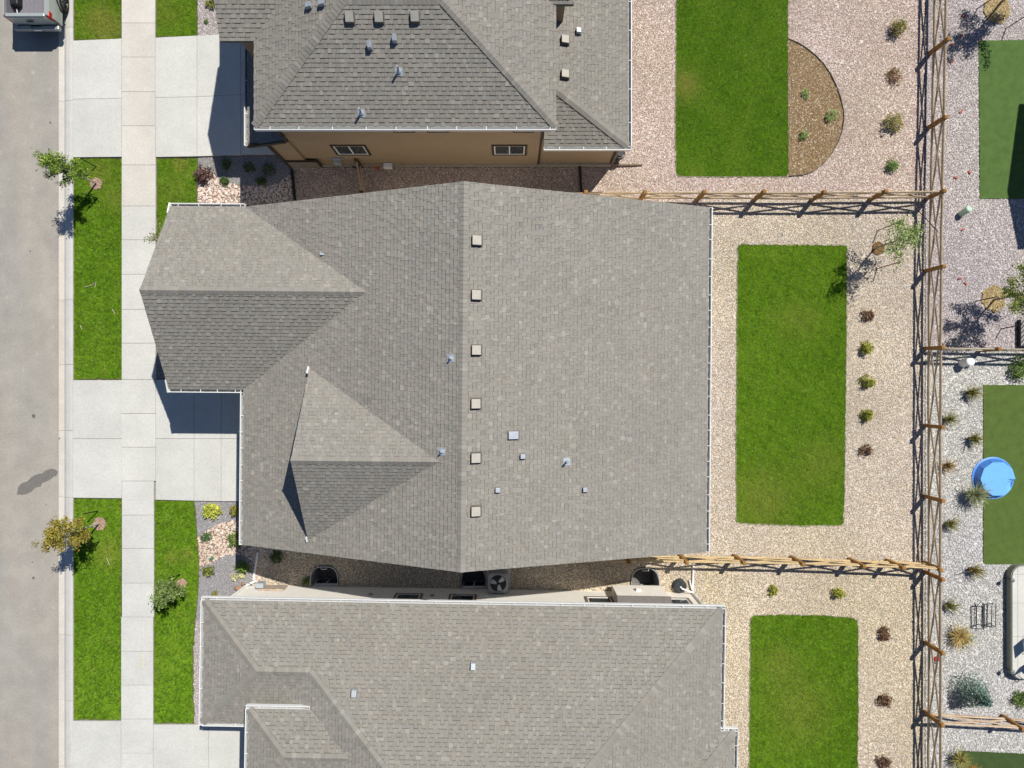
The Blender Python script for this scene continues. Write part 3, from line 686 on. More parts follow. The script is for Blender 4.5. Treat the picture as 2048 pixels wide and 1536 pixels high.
def window(house, cx, y, cz, w, h, face=-1, panes=2, trim=M_TRIM_DK, rot=0.0, name='window', tw=.09):
    """sliding window in a wall facing -Y (face -1) or +Y (face 1)"""
    f = face
    def R(p): return Vector((p[0] + rot * p[1], p[1] - rot * p[0], p[2]))
    def bx(b, x0, x1, d0, d1, z0, z1):
        y0, y1 = sorted((y + f * d0, y + f * d1))
        b.box(x0, x1, y0, y1, z0, z1, R=None)
    def fin(b): b.v = [tuple(R(p)) for p in b.v]; return b
    b = MB()
    for x0, x1, z0, z1 in ((cx - w / 2 - tw, cx + w / 2 + tw, cz + h / 2, cz + h / 2 + tw), (cx - w / 2 - tw, cx + w / 2 + tw, cz - h / 2 - tw, cz - h / 2), (cx - w / 2 - tw, cx - w / 2, cz - h / 2, cz + h / 2), (cx + w / 2, cx + w / 2 + tw, cz - h / 2, cz + h / 2)):
        bx(b, x0, x1, -.02, .035, z0, z1)
    o = fin(b).build(name, trim, house)
    b = MB(); t = .045
    bx(b, cx - w / 2, cx + w / 2, .0, .025, cz + h / 2 - t, cz + h / 2); bx(b, cx - w / 2, cx + w / 2, .0, .025, cz - h / 2, cz - h / 2 + t)
    bx(b, cx - w / 2, cx - w / 2 + t, .0, .0245, cz - h / 2 + t, cz + h / 2 - t); bx(b, cx + w / 2 - t, cx + w / 2, .0, .0245, cz - h / 2 + t, cz + h / 2 - t)
    for k in range(1, panes): xx = cx - w / 2 + w * k / panes; bx(b, xx - t / 2, xx + t / 2, .0, .024, cz - h / 2 + t, cz + h / 2 - t)
    fin(b).build('frame', M_WHITE, o)
    for k in range(panes):
        b = MB(); a = cx - w / 2 + w * k / panes; bx(b, a + t / 2, a + w / panes - t / 2, -.01, .006, cz - h / 2 + t, cz + h / 2 - t); fin(b).build('pane', M_GLASS, o)
    return o

# ---------------------------------------------------------------- middle house
RM = .0085
hm = empty('house', (-1, 0, 0), 'middle single-storey house with six square vents along its grey ridge', 'house', 'row of houses')
R1 = Roof(hm, 3, 1.0, RM)
zE, zR, zW = 3.90, 6.97, 3.36; xE, xR, xW = 7.19, -1.61, -10.06; yN, yS = 6.56, -6.12
R1.face([(xE, yS, zE), (xE, yN, zE), (xR, yN, zR), (xR, yS, zR)])
R1.face([(xW, yN, zW), (xW, yS, zW), (xR, yS, zR), (xR, yN, zR)])
mE = (zR - zE) / (xE - xR); mW = (zR - zW) / (xR - xW)
gx0, gyN, gyS, gzr = -12.88, 6.555, -.29, 5.49; gyc = (gyN + gyS) / 2
gxe = xW + (gzr - zW) / mW
R1.face([(gx0, gyN, zW + .003), (gx0, gyc, gzr), (gxe + .1, gyc, gzr), (xW - .02, gyN, zW + .003)])
R1.face([(gx0, gyS, zW + .003), (xW - .02, gyS, zW + .003), (gxe + .1, gyc, gzr), (gx0, gyc, gzr)])
dx0, dyN, dyS, dzc, dzr = -7.26, .50, -5.66, 4.56, 6.64; dyc = (dyN + dyS) / 2; dxe = xW + (dzr - zW) / mW
R1.face([(dx0, dyN, dzc), (dx0, dyc, dzr), (dxe + .05, dyc, dzr), (dx0 + .05, dyN, dzc)])
R1.face([(dx0, dyS, dzc), (dx0 + .05, dyS, dzc), (dxe + .05, dyc, dzr), (dx0, dyc, dzr)])
R1.cap_line((xR, yS, zR), (xR, yN, zR), (1, 0, -mE), (-1, 0, -mW))
ms = (gzr - zW) / (gyN - gyc); R1.cap_line((gx0, gyc, gzr), (gxe + .12, gyc, gzr), (0, 1, -ms), (0, -1, -ms))
md = (dzr - dzc) / (dyN - dyc); R1.cap_line((dx0, dyc, dzr), (dxe + .12, dyc, dzr), (0, 1, -md), (0, -1, -md))
R1.build()
T = R1.T
b = MB()
foot = [(-9.55, -5.75), (6.75, -5.75), (6.75, 6.15), (-12.5, 6.15), (-12.5, .12), (-9.55, .12)]
b.prism([T((x, y, 0))[:2] for x, y in foot], -.1, 3.22)
b.build('wall', M_CREAM, hm)
b = MB()   # gable ends and dormer front
def tri_wall(b, pts, d):
    a = [T(p) for p in pts]; c = [T((p[0] + d[0], p[1] + d[1], p[2])) for p in pts]; m = len(a)
    b.poly(a); b.poly(c[::-1])
    for k in range(m): b.poly([a[k], c[k], c[(k + 1) % m], a[(k + 1) % m]])
for yy in (-5.75, 6.05): tri_wall(b, [(-9.6, yy, 3.1), (6.8, yy, 3.1), (6.8, yy, 3.82), (xR, yy, zR - .18), (-9.6, yy, 3.35)], (0, .1))
tri_wall(b, [(-12.5, gyS + .4, 3.1), (-12.5, gyN - .4, 3.1), (-12.5, gyc, gzr - .25)], (.1, 0))
tri_wall(b, [(-6.95, dyS + .35, 4.55), (-6.95, dyN - .35, 4.55), (-6.95, dyc, dzr - .25)], (.1, 0))
b.build('gable_wall', M_CREAM, hm)
b = MB(); yy0, yy1 = T((0, -5.4, 0)).y, T((0, -.5, 0)).y
b.box(-9.53, -9.62, yy0, yy1, .1, 2.5); gd = b.build('garage_door', M_WHITE, hm)
for k in range(4):
    b = MB(); b.box(-9.66, -9.625, yy0 + .03, yy1 - .03, .13 + k * .59, .13 + k * .59 + .56); b.build('panel', M_WHITE, gd, bevel=.01)
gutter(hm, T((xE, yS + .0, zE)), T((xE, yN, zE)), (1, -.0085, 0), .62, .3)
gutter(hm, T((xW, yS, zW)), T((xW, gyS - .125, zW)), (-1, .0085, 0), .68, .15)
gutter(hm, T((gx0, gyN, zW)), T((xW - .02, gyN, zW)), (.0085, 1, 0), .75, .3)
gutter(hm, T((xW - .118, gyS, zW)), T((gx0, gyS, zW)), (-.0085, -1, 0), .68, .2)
# white return boards at the eave corners of the gables
for (p, q) in (((gx0 - .02, gyS - .12, zW - .03), (gx0 - .02, gyS + .35, zW + .16)), ((gx0 - .02, gyN + .12, zW - .03), (gx0 - .02, gyN - .3, zW + .13)), ((dx0 - .02, dyN + .04, dzc + .02), (dx0 - .04, dyN - .2, dzc + .16)), ((dx0 - .02, dyS - .03, dzc + .03), (dx0 - .03, dyS + .12, dzc + .1))):
    b = MB(); b.bar(T(p), T(q), .05, .12); b.build('fascia', M_WHITE, hm)
PL_E = plane3(T((xE, yS, zE)), T((xE, yN, zE)), T((xR, yN, zR))); PL_W = plane3(T((xW, yN, zW)), T((xW, yS, zW)), T((xR, yS, zR)))
PL_G = plane3(T((gx0, gyN, zW)), T((gx0, gyc, gzr)), T((gxe, gyc, gzr)))
for (x, y) in ((954, 480), (953, 589.5), (953, 700), (952, 807.5), (952, 916.5), (952, 1023.5)): box_vent(hm, x, y, PL_E)
box_vent(hm, 1027, 871, PL_E, .32, .25, .13, M_GALV, M_GALV, 'exhaust_vent')
for (x, y) in ((1046, 913.5), (996, 981), (1171, 980)): box_vent(hm, x, y, PL_E, .16, .15, .14, M_GALV, M_GALV, 'exhaust_vent')
box_vent(hm, 645, 506, PL_G, .17, .16, .2, M_GALV, M_GALV, 'exhaust_vent')
for (x, y) in ((902, 717), (884, 903)): pipe_vent(hm, x, y, PL_W, .26, .028)
pipe_vent(hm, 1133, 923, PL_E)

# ---------------------------------------------------------------- top (brown) house
hn = empty('house', (-3, 12, 0), 'brown two-storey house with hipped grey roof at the top', 'house', 'row of houses')
R2 = Roof(hn, 5, .93)
zu = 5.64; ux0, ux1, uy0, uy1 = -8.85, 1.51, 8.85, 15.75; uyc = 12.3; zur = zu + .47 * (uyc - uy0); ua, ub = ux0 + 3.45, ux1 - 3.75
R2.face([(ux0, uy0, zu), (ux1, uy0, zu), (ub, uyc, zur), (ua, uyc, zur)])
R2.face([(ux1, uy1, zu), (ux0, uy1, zu), (ua, uyc, zur), (ub, uyc, zur)])
R2.face([(ux0, uy1, zu), (ux0, uy0, zu), (ua, uyc, zur)])
R2.face([(ux1, uy0, zu), (ux1, uy1, zu), (ub, uyc, zur)])
R2.cap_line((ux0, uy0, zu), (ua, uyc, zur), (-.7, .7, -.25), (.7, -.7, -.25)); R2.cap_line((ux1, uy0, zu), (ub, uyc, zur), (.7, .7, -.2), (-.7, -.7, -.2))
R2.cap_line((ua, uyc, zur), (ub, uyc, zur), (0, 1, -.47), (0, -1, -.47))
wx0, wy0, wyc, wy1 = -10.02, 11.77, 14.03, 16.3; wz = zu + .43 * 2.26; wxe = ux0 + (wz - zu) / .467
R2.face([(wx0, wy0, zu + .002), (ux0, wy0, zu + .002), (wxe + .2, wyc, wz), (wx0, wyc, wz)]); R2.face([(wx0, wyc, wz), (wxe + .2, wyc, wz), (ux0, wy1, zu + .002), (wx0, wy1, zu + .002)])
R2.face([(-9.95, 23, zu), (-9.95, 15.45, zu), (-6.2, 15.45, zu + 1.7), (-6.2, 23, zu + 1.7)])
# bump-out roof over the rear storey
R2.face([(.4, 13.0, zu + .06), (2.11, 13.0, zu + .06), (1.6, 14.2, zu + .6), (.4, 14.2, zu + .6)]); R2.face([(2.11, 13.0, zu + .06), (2.11, 16.5, zu + .06), (1.6, 16.5, zu + .6), (1.6, 14.2, zu + .6)])
# lower rear roof
zl = 3.17; lx1, ly0 = 4.40, 8.98; lxw = 1.12; zlw = zl + .33 * (lx1 - lxw); lyh = ly0 + (zlw - zl) / .54
R2.face([(lx1, ly0, zl), (lx1, 17.5, zl), (lxw, 17.5, zlw), (lxw, lyh, zlw)]); R2.face([(lxw + .08, ly0, zl), (lx1, ly0, zl), (lxw + .08, lyh - .03, zlw - .02)])
R2.cap_line((lx1, ly0, zl), (lxw + .1, lyh, zlw), (.5, .85, -.15), (-.5, -.85, -.3))
# pent roof over the garage doors
zp = 3.2; R2.face([(-9.98, 9.0, zp), (-8.42, 9.0, zp + .55), (-8.42, 15.8, zp + .55), (-9.98, 15.8, zp)])
R2.build()
b = MB(); b.prism(rect(-8.45, 9.23, 1.1, 15.35), .22, 5.55); b.prism(rect(1.1, 9.3, 4.14, 17.2), .22, 3.1); b.prism(rect(1.0, 13.25, 1.86, 16.3), 3.1, 5.66); b.prism(rect(-9.3, 9.13, -8.45, 15.35), .22, 3.16); b.prism(rect(-9.6, 12.1, -8.4, 22.6), 3.6, 5.6)
b.build('wall', M_BROWN, hn)
for k in range(26):     # lap siding boards on the visible south wall
    z0 = .24 + k * .2; b = MB(); x1 = 4.135 if z0 < 2.95 else 1.095
    yy = 9.3 if False else 9.23
    b.add([(-8.44, yy - .004, z0 + .2), (1.095, yy - .004, z0 + .2), (1.095, yy - .022, z0), (-8.44, yy - .022, z0), (-8.44, yy, z0), (1.095, yy, z0)], [(0, 3, 2, 1), (3, 4, 5, 2)])
    if x1 > 2: b.add([(1.1, 9.296, z0 + .2), (4.135, 9.296, z0 + .2), (4.135, 9.278, z0), (1.1, 9.278, z0), (1.1, 9.3, z0), (4.135, 9.3, z0)], [(0, 3, 2, 1), (3, 4, 5, 2)])
    b.build('siding_board', M_BROWN, hn)
b = MB(); b.prism(rect(-8.5, 9.18, 4.16, 9.4), -.1, .22); b.prism(rect(-9.32, 9.1, -8.5, 15.3), -.1, .218); b.build('foundation', M_FOUND, hn)
for bb in ((-9.36, -9.24, 9.07, 9.17, .05, 3.1), (-8.56, -8.46, 9.15, 9.24, 3.75, 5.5), (4.08, 4.18, 9.25, 9.34, .2, 3.1), (1.06, 1.14, 9.2, 9.27, .2, 5.5)):
    b = MB(); b.box(*bb); b.build('corner_trim', M_TRIM_DK, hn)
b = MB(); b.box(-9.2, -8.0, 9.06, 9.125, .24, .98); wn = b.build('wainscot', mat('stone_veneer', (.22, .19, .15), rough=.9, var=.35, scale=9, bump=.6, bscale=20), hn)
b = MB(); b.box(-9.24, -7.96, 9.05, 9.13, .985, 1.05); b.box(-7.99, -7.93, 9.05, 9.13, .24, .984); b.build('cap_trim', M_TRIM_DK, wn)
b = MB(); b.bar((-9.98, 8.96, zp - .06), (-8.42, 8.96, zp + .49), .05, .16); b.bar((-9.9, 8.995, zu - 2.3), (-9.3, 8.995, zu - 2.3), .05, .12); b.build('rake_board', M_TRIM_DK, hn)
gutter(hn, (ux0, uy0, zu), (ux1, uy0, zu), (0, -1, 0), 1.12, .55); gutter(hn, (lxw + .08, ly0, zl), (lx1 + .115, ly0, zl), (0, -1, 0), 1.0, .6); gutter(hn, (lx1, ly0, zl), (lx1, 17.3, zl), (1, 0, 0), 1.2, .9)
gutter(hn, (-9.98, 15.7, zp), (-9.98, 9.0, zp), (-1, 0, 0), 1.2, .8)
window(hn, -6.33, 9.21, 2.08, 1.2, 1.02); window(hn, -.10, 9.21, 2.08, 1.2, 1.02)
for x in (-3.93, -2.70, .42): window(hn, x, 9.21, 4.62, .62, .9, panes=1)
gdo = MB(); gdo.box(-9.4, -9.32, 10.0, 14.9, .1, 2.4); gd2 = gdo.build('garage_door', M_WHITE, hn)
for k in range(4):
    b = MB(); b.box(-9.44, -9.405, 10.03, 14.87, .13 + k * .57, .13 + k * .57 + .54); b.build('panel', M_WHITE, gd2, bevel=.01)
PN_S = plane3((ux0, uy0, zu), (ux1, uy0, zu), (ub, uyc, zur)); PN_E = plane3((lx1, ly0, zl), (lx1, 17.5, zl), (lxw, 17.5, zlw)); PN_W = plane3((ux0, uy1, zu), (ux0, uy0, zu), (ua, uyc, zur))
for (x, y) in ((698, 33), (757, 33), (829, 32)): box_vent(hn, x, y, PN_S, .27, .28, .17, mat('grey_vent', (.34, .33, .29), rough=.6))
for (x, y) in ((738, 88), (788, 74)): box_vent(hn, x, y, PN_S, .14, .18, .22, M_GALV, M_GALV, 'exhaust_vent')
for (x, y) in ((615, 8), (641, 3)): box_vent(hn, x, y, PN_W, .2, .15, .2, M_GALV, M_GALV, 'exhaust_vent')
box_vent(hn, 1158, 59, PN_E, .17, .17, .2, M_GALV, M_GALV, 'exhaust_vent')
for (x, y) in ((1131, 77), (1131, 146)): box_vent(hn, x, y, PN_E, .27, .28, .2)
for (x, y) in ((798, 143), (723, 226)): pipe_vent(hn, x, y, PN_S, .42, .035)
b = MB(); b.box(-7.28, -7.0, 9.02, 9.22, .75, 1.05); b.box(-7.4, -6.85, 9.16, 9.208, 1.05, 1.12); b.tube([(-7.14, 9.1, .75), (-7.14, 9.1, -.02)], .025, 8); b.build('gas_meter', M_GALV, hn)
b = MB(); b.box(-5.35, -5.0, 8.98, 9.2, .28, .5); b.build('vent_hood', M_WHITE, hn, bevel=.02)
b = MB(); b.tube([(-4.6, 9.17, .55 + .0), (-4.6, 9.05, .55), (-4.55, 9.0, .5)], .02, 8); b.tube([(-4.62 + .07 * math.cos(t * .6), 9.06, .55 + .07 * math.sin(t * .6)) for t in range(11)], .012, 6); b.build('hose_tap', mat('brass', (.5, .38, .18), rough=.4, metal=.6), hn)
b = MB(); b.tube([(lx1 - .02, 9.05, zl - .1), (4.2, 9.24, 2.7), (4.2, 9.24, .3), (4.25, 9.22, .12), (5.5, 9.24, .06)], .04, 8); b.build('downspout', mat('brown_spout', (.20, .14, .09), rough=.6), hn)

# ---------------------------------------------------------------- bottom (cream) house
RS = .0171
hs = empty('house', (-2, -13, 0), 'cream-walled house with hipped grey roof at the bottom', 'house', 'row of houses')
R3 = Roof(hs, 9, 1.0, RS); m3 = .35; z3 = 3.25
ax0, ax1, ay0, ay1 = -9.5, 8.08, -8.34, -20.0; ayc = (ay0 + ay1) / 2; za = z3 + m3 * (ay0 - ayc); hd = ay0 - ayc
vx0, vy1 = -11.45, -12.95; vh = (ay0 - vy1) / 2; vyc = ay0 - vh; vz = z3 + m3 * vh
A = (vx0, ay0, z3); B_ = (ax1, ay0, z3); C_ = (ax1 - hd, ayc, za); D_ = (ax0 + hd, ayc, za); E_ = (ax0 + vh, vyc, vz); F_ = (vx0 + vh, vyc, vz); K_ = (ax0 + vh, ay0, z3)
R3.face([A, K_, E_, F_], [K_, B_, C_, D_, E_])
R3.face([(ax1, ay1, z3), (ax1, ay0, z3), C_])
R3.face([(vx0, vy1, z3), (vx0, ay0, z3), F_])
R3.face([(vx0, vy1, z3), F_, E_, (ax0, vy1, z3)])
R3.face([(ax0, ay1, z3), (ax0, vy1, z3), E_, D_])
R3.face([(ax0, ay1, z3), (ax1, ay1, z3), C_, D_])
h7 = .7
R3.cap_line(A, F_, (-h7, -h7, -.2), (h7, h7, -.2)); R3.cap_line((vx0, vy1, z3), F_, (-h7, h7, -.2), (h7, -h7, -.2)); R3.cap_line(F_, E_, (0, 1, -m3), (0, -1, -m3))
R3.cap_line(E_, D_, (-h7, -h7, -.2), (h7, h7, -.2)); R3.cap_line(B_, C_, (h7, -h7, -.2), (-h7, h7, -.2)); R3.cap_line(D_, C_, (0, 1, -m3), (0, -1, -m3))
ez = 4.08; ex0, ey0, ey1 = -9.40, -12.02, -14.95; eh = (ey0 - ey1) / 2; eyc = ey0 - eh; er = ez + .35 * eh; exE = ax0 + (er - z3) / m3 + .15; exN = ax0 + (ez - z3) / m3
R3.face([(ex0, ey0, ez), (exN, ey0, ez), (exE, eyc, er), (ex0 + eh, eyc, er)]); R3.face([(ex0, ey1, ez), (ex0, ey0, ez), (ex0 + eh, eyc, er)]); R3.face([(ex0, ey1, ez), (ex0 + eh, eyc, er), (exE, eyc, er), (exN, ey1, ez)])
R3.cap_line((ex0, ey0, ez), (ex0 + eh, eyc, er), (-h7, -h7, -.2), (h7, h7, -.2)); R3.cap_line((ex0 + eh, eyc, er), (exE, eyc, er), (0, 1, -.35), (0, -1, -.35)); R3.cap_line((ex0, ey1, ez), (ex0 + eh, eyc, er), (-h7, h7, -.2), (h7, -h7, -.2))
fx1, fy0 = 8.62, -12.95
R3.face([(4, fy0, z3 + .0), (fx1, fy0, z3), (fx1 - 2.2, fy0 - 2.2, z3 + .74), (4, fy0 - 2.2, z3 + .74)]); R3.face([(fx1, fy0, z3), (fx1, -20, z3), (fx1 - 2.2, -20, z3 + .74), (fx1 - 2.2, fy0 - 2.2, z3 + .74)])
R3.cap_line((fx1, fy0, z3), (fx1 - 2.2, fy0 - 2.2, z3 + .74), (h7, -h7, -.2), (-h7, h7, -.2))
R3.build(); T = R3.T
b = MB(); wy = -8.68
b.prism([T((x, y, 0))[:2] for x, y in ((-11.05, wy), (7.7, wy), (7.7, -20), (-9.1, -20), (-9.1, -12.55), (-11.05, -12.55))], -1.3, 3.12); b.prism([T((x, y, 0))[:2] for x, y in ((-9.0, -12.4), (-6.5, -12.4), (-6.5, -14.6), (-9.0, -14.6))], 3.1, 4.0)
b.build('wall', M_CREAM, hs)
b = MB(); b.prism([T((x, y, 0))[:2] for x, y in ((4.32, wy), (4.32, wy + .36), (6.36, wy + .36), (6.36, wy))], .32, 2.05); b.build('chimney_chase', M_CREAM, hs)
b = MB(); q = [T((4.28, wy, 2.38)), T((6.40, wy, 2.38)), T((6.40, wy + .42, 2.08)), T((4.28, wy + .42, 2.08))]; b.poly([q[3], q[2], q[1], q[0]]); b.poly([p - Vector((0, 0, .06)) for p in q])
for k in range(4): b.poly([q[k], q[(k + 1) % 4], q[(k + 1) % 4] - Vector((0, 0, .06)), q[k] - Vector((0, 0, .06))])
b.build('chase_roof', M_DECK, hs)
b = MB(); b.box(5.05, 5.22, T((5, wy + .36, 0)).y - .02, T((5, wy + .36, 0)).y + .10, 1.0, 1.22); b.build('vent_hood', M_CREAM, hs)
OUT3 = (RS, 1, 0)
gutter(hs, T((vx0 - .115, ay0, z3)), T((ax1 + .115, ay0, z3)), OUT3, .92, .6, shade_floor=False)
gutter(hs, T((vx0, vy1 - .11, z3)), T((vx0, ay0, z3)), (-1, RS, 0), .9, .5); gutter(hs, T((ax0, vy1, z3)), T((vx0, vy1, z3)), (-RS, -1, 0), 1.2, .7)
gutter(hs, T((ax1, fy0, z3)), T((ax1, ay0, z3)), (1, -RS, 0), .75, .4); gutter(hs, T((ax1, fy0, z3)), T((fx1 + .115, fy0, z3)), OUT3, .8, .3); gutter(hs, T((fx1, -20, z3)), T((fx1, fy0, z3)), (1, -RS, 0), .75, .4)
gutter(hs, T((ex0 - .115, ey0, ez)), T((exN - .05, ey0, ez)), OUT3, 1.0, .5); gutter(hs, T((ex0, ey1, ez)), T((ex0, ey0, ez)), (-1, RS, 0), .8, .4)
M_TRIM_TAN = mat('tan_trim', (.20, .145, .10), rough=.8)
for cx in (-4.05, -1.85, 3.68, 6.82): window(hs, cx, wy + .005, 1.55, .95, 1.15, face=1, panes=1, trim=M_TRIM_TAN, rot=RS)
b = MB(); b.box(-10.45, -9.4, -8.50, -8.42, .25, .85); b.build('wainscot', mat('stone_veneer2', (.42, .34, .26), rough=.9, var=.35, scale=9, bump=.6, bscale=20), hs)
b = MB(); b.tube([T((-10.99, ay0 - .05, z3 - .1)), T((-10.98, wy + .06, 2.9)), T((-10.98, wy + .06, .32)), g3(511, 1162, .15), g3(507, 1160, .1), g3(515, 1105, .06)], .045, 8); b.build('downspout', M_WHITE, hs)
b = MB(); b.tube([T((7.72, wy + .05, 2.9)), T((7.72, wy + .05, .3)), g3(1387, 1185, .1), g3(1385, 1180, .08), g3(1387, 1130, .06)], .045, 8); b.tube([g3(1384, 1180, .12), g3(1379, 1160, .1)], .03, 8); b.build('downspout', M_WHITE, hs)
PS_N = plane3(T(A), T(B_), T(C_))
for (x, y) in ((946, 1334), (707, 1388)): box_vent(hs, x, y, PS_N, .17, .22, .15, M_GALV, M_GALV, 'exhaust_vent')
b = MB(); q = g3(532, 1160); b.box(q.x - .16, q.x + .16, q.y - .12, q.y + .08, .45, .8); b.tube([(q.x - .3, q.y - .08, .35), (q.x - .8, q.y - .05, .3)], .02, 6); b.build('meter_box', M_GALV, hs, bevel=.02)
for x in (-5.6, -3.1, -2.2, -.9): 
    b = MB(); q = T((x, wy + .01, 1.0)); b.box(q.x - .08, q.x + .08, q.y, q.y + .05, .95 + .1, 1.2); b.build('wall_outlet', M_WHITE if x == -.9 else M_FOUND, hs)
# window wells (sunk into the ground, fixed to the wall)
for (cx, yw, wd, dp), U in zip(WELLS, WELL_U):
    b = MB(); n = len(U)
    def off(U, d):
        c = (cx, yw); return [(cx + (x - cx) * (1 + d / (wd / 2)), yw + (y - yw) * (1 + d / dp)) for x, y in U]
    O = off(U, -.02); I = off(U, -.045)
    for k in range(n - 1):
        b.poly([(*O[k], .10), (*O[k + 1], .10), (*I[k + 1], .10), (*I[k], .10)]); b.poly([(*I[k], .10), (*I[k + 1], .10), (*I[k + 1], -1.2), (*I[k], -1.2)])
        b.poly([(*O[k + 1], .10), (*O[k], .10), (*O[k], -1.2), (*O[k + 1], -1.2)])
    ww = b.build('window_well', mat('well_metal', (.42, .43, .43), rough=.5, metal=.3, var=.15), hs)
    b = MB(); b.prism(U, -1.25, -1.15); b.build('well_floor', mat('well_gravel', (.16, .15, .14), rough=.95, var=.4, scale=15), ww)
    b = MB(); b.tube([(cx - .12, yw + dp - .05, .12), (cx - .12, yw + dp - .12, .14), (cx + .12, yw + dp - .12, .14), (cx + .12, yw + dp - .05, .12)], .012, 6); b.build('handle', M_WHITE, ww)
    yw2 = T((cx, wy, 0)).y
    b = MB(); b.box(cx - .5, cx + .5, yw2 + .005, yw2 + .05, -.95, -.2); fr = b.build('basement_window', M_WHITE, ww)
    for s_ in (-1, 1):
        b = MB(); b.box(cx + s_ * .24 - .2, cx + s_ * .24 + .2, yw2 + .02, yw2 + .058, -.88, -.27); b.build('pane', M_GLASS, ww)
# ---------------------------------------------------------------- house beyond the right edge (its gable shades the turf)
he = empty('house', (27, 11, 0), 'gabled house just beyond the right edge shading the turf', 'house', 'row of houses')
R4 = Roof(he, 21)
for sgn in (1, -1):
    R4.face([(23.24, 11.06 + sgn * 3.03, 4.38), (35, 11.06 + sgn * 3.03, 4.38), (35, 11.06, 5.5), (23.24, 11.06, 5.5)])
R4.build()
b = MB(); b.prism(rect(23.6, 8.4, 34.6, 13.7), -.1, 4.3); b.poly([(23.6, 8.4, 4.3), (23.6, 13.7, 4.3), (23.6, 11.06, 5.35)]); b.build('wall', M_CREAM, he)

# ==================================================================== FENCES
def wood(name, col): return mat(name, col, rough=.85, var=.22, scale=4, bump=.3, bscale=25, detail_scale=28)
W_POST = wood('fence_post_wood', (.30, .155, .045)); W_OLD = wood('fence_rail_weathered', (.45, .355, .245)); W_NEW = wood('fence_rail_new', (.60, .44, .235)); W_MID = wood('fence_rail_mid', (.50, .385, .25)); W_GREY = wood('fence_rail_grey', (.42, .36, .27))
def fence(name, label, pts, rail, post=W_POST, ph=1.30, top=1.10, low=.30, skip_first=False, skip_last=False, rails_only=False, pw=.14):
    e = empty(name, (*pts[0], 0), label, 'fence', 'split rail fences')
    n = len(pts)
    for k, p in enumerate(pts):
        if (k == 0 and skip_first) or (k == n - 1 and skip_last): continue
        q = pts[min(k + 1, n - 1)]; q0 = pts[max(k - 1, 0)]; d = (Vector(q) - Vector(q0)).normalized(); nn = Vector((-d.y, d.x)); P = Vector(p)
        b = MB(); c = [P + d * sx * pw / 2 + nn * sy * pw / 2 for sx, sy in ((-1, -1), (1, -1), (1, 1), (-1, 1))]
        h = ph * random.uniform(.98, 1.03); tx, ty = random.uniform(-.015, .015), random.uniform(-.015, .015)
        vs = [(v.x, v.y, -.1) for v in c] + [(v.x + tx, v.y + ty, h) for v in c]
        ctr = sum((Vector(v) for v in vs[4:]), Vector((0, 0, 0))) / 4; ctr.z = h + .03
        b.add(vs + [tuple(ctr)], [(0, 1, 5, 4), (1, 2, 6, 5), (2, 3, 7, 6), (3, 0, 4, 7), (4, 5, 8), (5, 6, 8), (6, 7, 8), (7, 4, 8)]); b.build('post', post, e)
    for k in range(n - 1):
        a = Vector((*pts[k], 0)); c = Vector((*pts[k + 1], 0)); d = (c - a).normalized(); nn = Vector((-d.y, d.x, 0))
        for z0, z1, of in ((top, top, 0), (low, low, 0), (low + .08, top - .08, .028), (top - .08, low + .08, -.028)):
            j = lambda: random.uniform(-.012, .012)
            A_ = a + Vector((j(), j(), z0 + j())) + nn * of; B2 = c + Vector((j(), j(), z1 + j())) + nn * of; m_ = (A_ + B2) / 2 + Vector((j(), j(), j()))
            hh = .15 if z0 == z1 else .115; ww = .062 if z0 == z1 else .042
            b = MB(); st = [(A_, .5), (A_.lerp(m_, .12), 1), (m_, 1.06), (B2.lerp(m_, .12), 1), (B2, .5)]; i0 = 0
            for p_, k_ in st:
                for cx_, cz_ in ((-.5, -.3), (0, -.5), (.5, -.3), (.42, .36), (0, .5), (-.42, .36)): b.v.append(tuple(p_ + nn * cx_ * ww * k_ + Vector((0, 0, cz_ * hh * k_))))
            for i in range(4):
                for q_ in range(6): b.f.append((i * 6 + q_, i * 6 + (q_ + 1) % 6, i * 6 + 6 + (q_ + 1) % 6, i * 6 + 6 + q_)); b.c.append(None)
            b.f.append((5, 4, 3, 2, 1, 0)); b.f.append((24, 25, 26, 27, 28, 29)); b.c += [None, None]
            b.build('rail' if z0 == z1 else 'brace', rail, e)
    return e
rear = [(17.75, 19.2), (17.70, 17.0)] + [(17.44 + max(0, y - 4) * .0205, y) for y in (g(0, v)[1] for v in (107, 256, 397, 542, 697, 851, 992, 1143, 1284, 1423, 1565))] + [(17.44, -20.0)]
fence('split_rail_fence', 'long weathered split rail fence running down behind the yards', rear, W_OLD)
fence('split_rail_fence', 'pale split rail fence above the rear lawn of the middle house', gp([(1052, 400), (1166, 400), (1280, 400), (1394, 400), (1508, 400), (1623, 400), (1740, 399), (1849, 398)]), W_MID, skip_last=True)
fence('split_rail_fence', 'new blond split rail fence below the rear lawn', gp([(1135, 1108), (1248, 1109), (1360, 1110), (1468, 1111), (1582.5, 1114), (1698, 1118), (1773, 1120), (1847, 1124)]), W_NEW)
fence('split_rail_fence', 'short grey fence beside the pipes beyond the rear fence', gp([(1851, 699), (1958, 701), (2066, 702), (2170, 703)]), W_GREY, skip_first=True)
fence('split_rail_fence', 'pinkish fence by the blue spruce at the lower right', gp([(1851, 1422), (2004, 1431), (2150, 1439)]), wood('fence_rail_pink', (.56, .42, .29)), skip_first=True)
fence('split_rail_fence', 'short fence in the shaded alley beside the brown house', gp([(722, 334), (733, 398), (738, 470)]), W_MID, post=wood('dark_post', (.09, .06, .04)), low=.25, top=.85, ph=1.05)

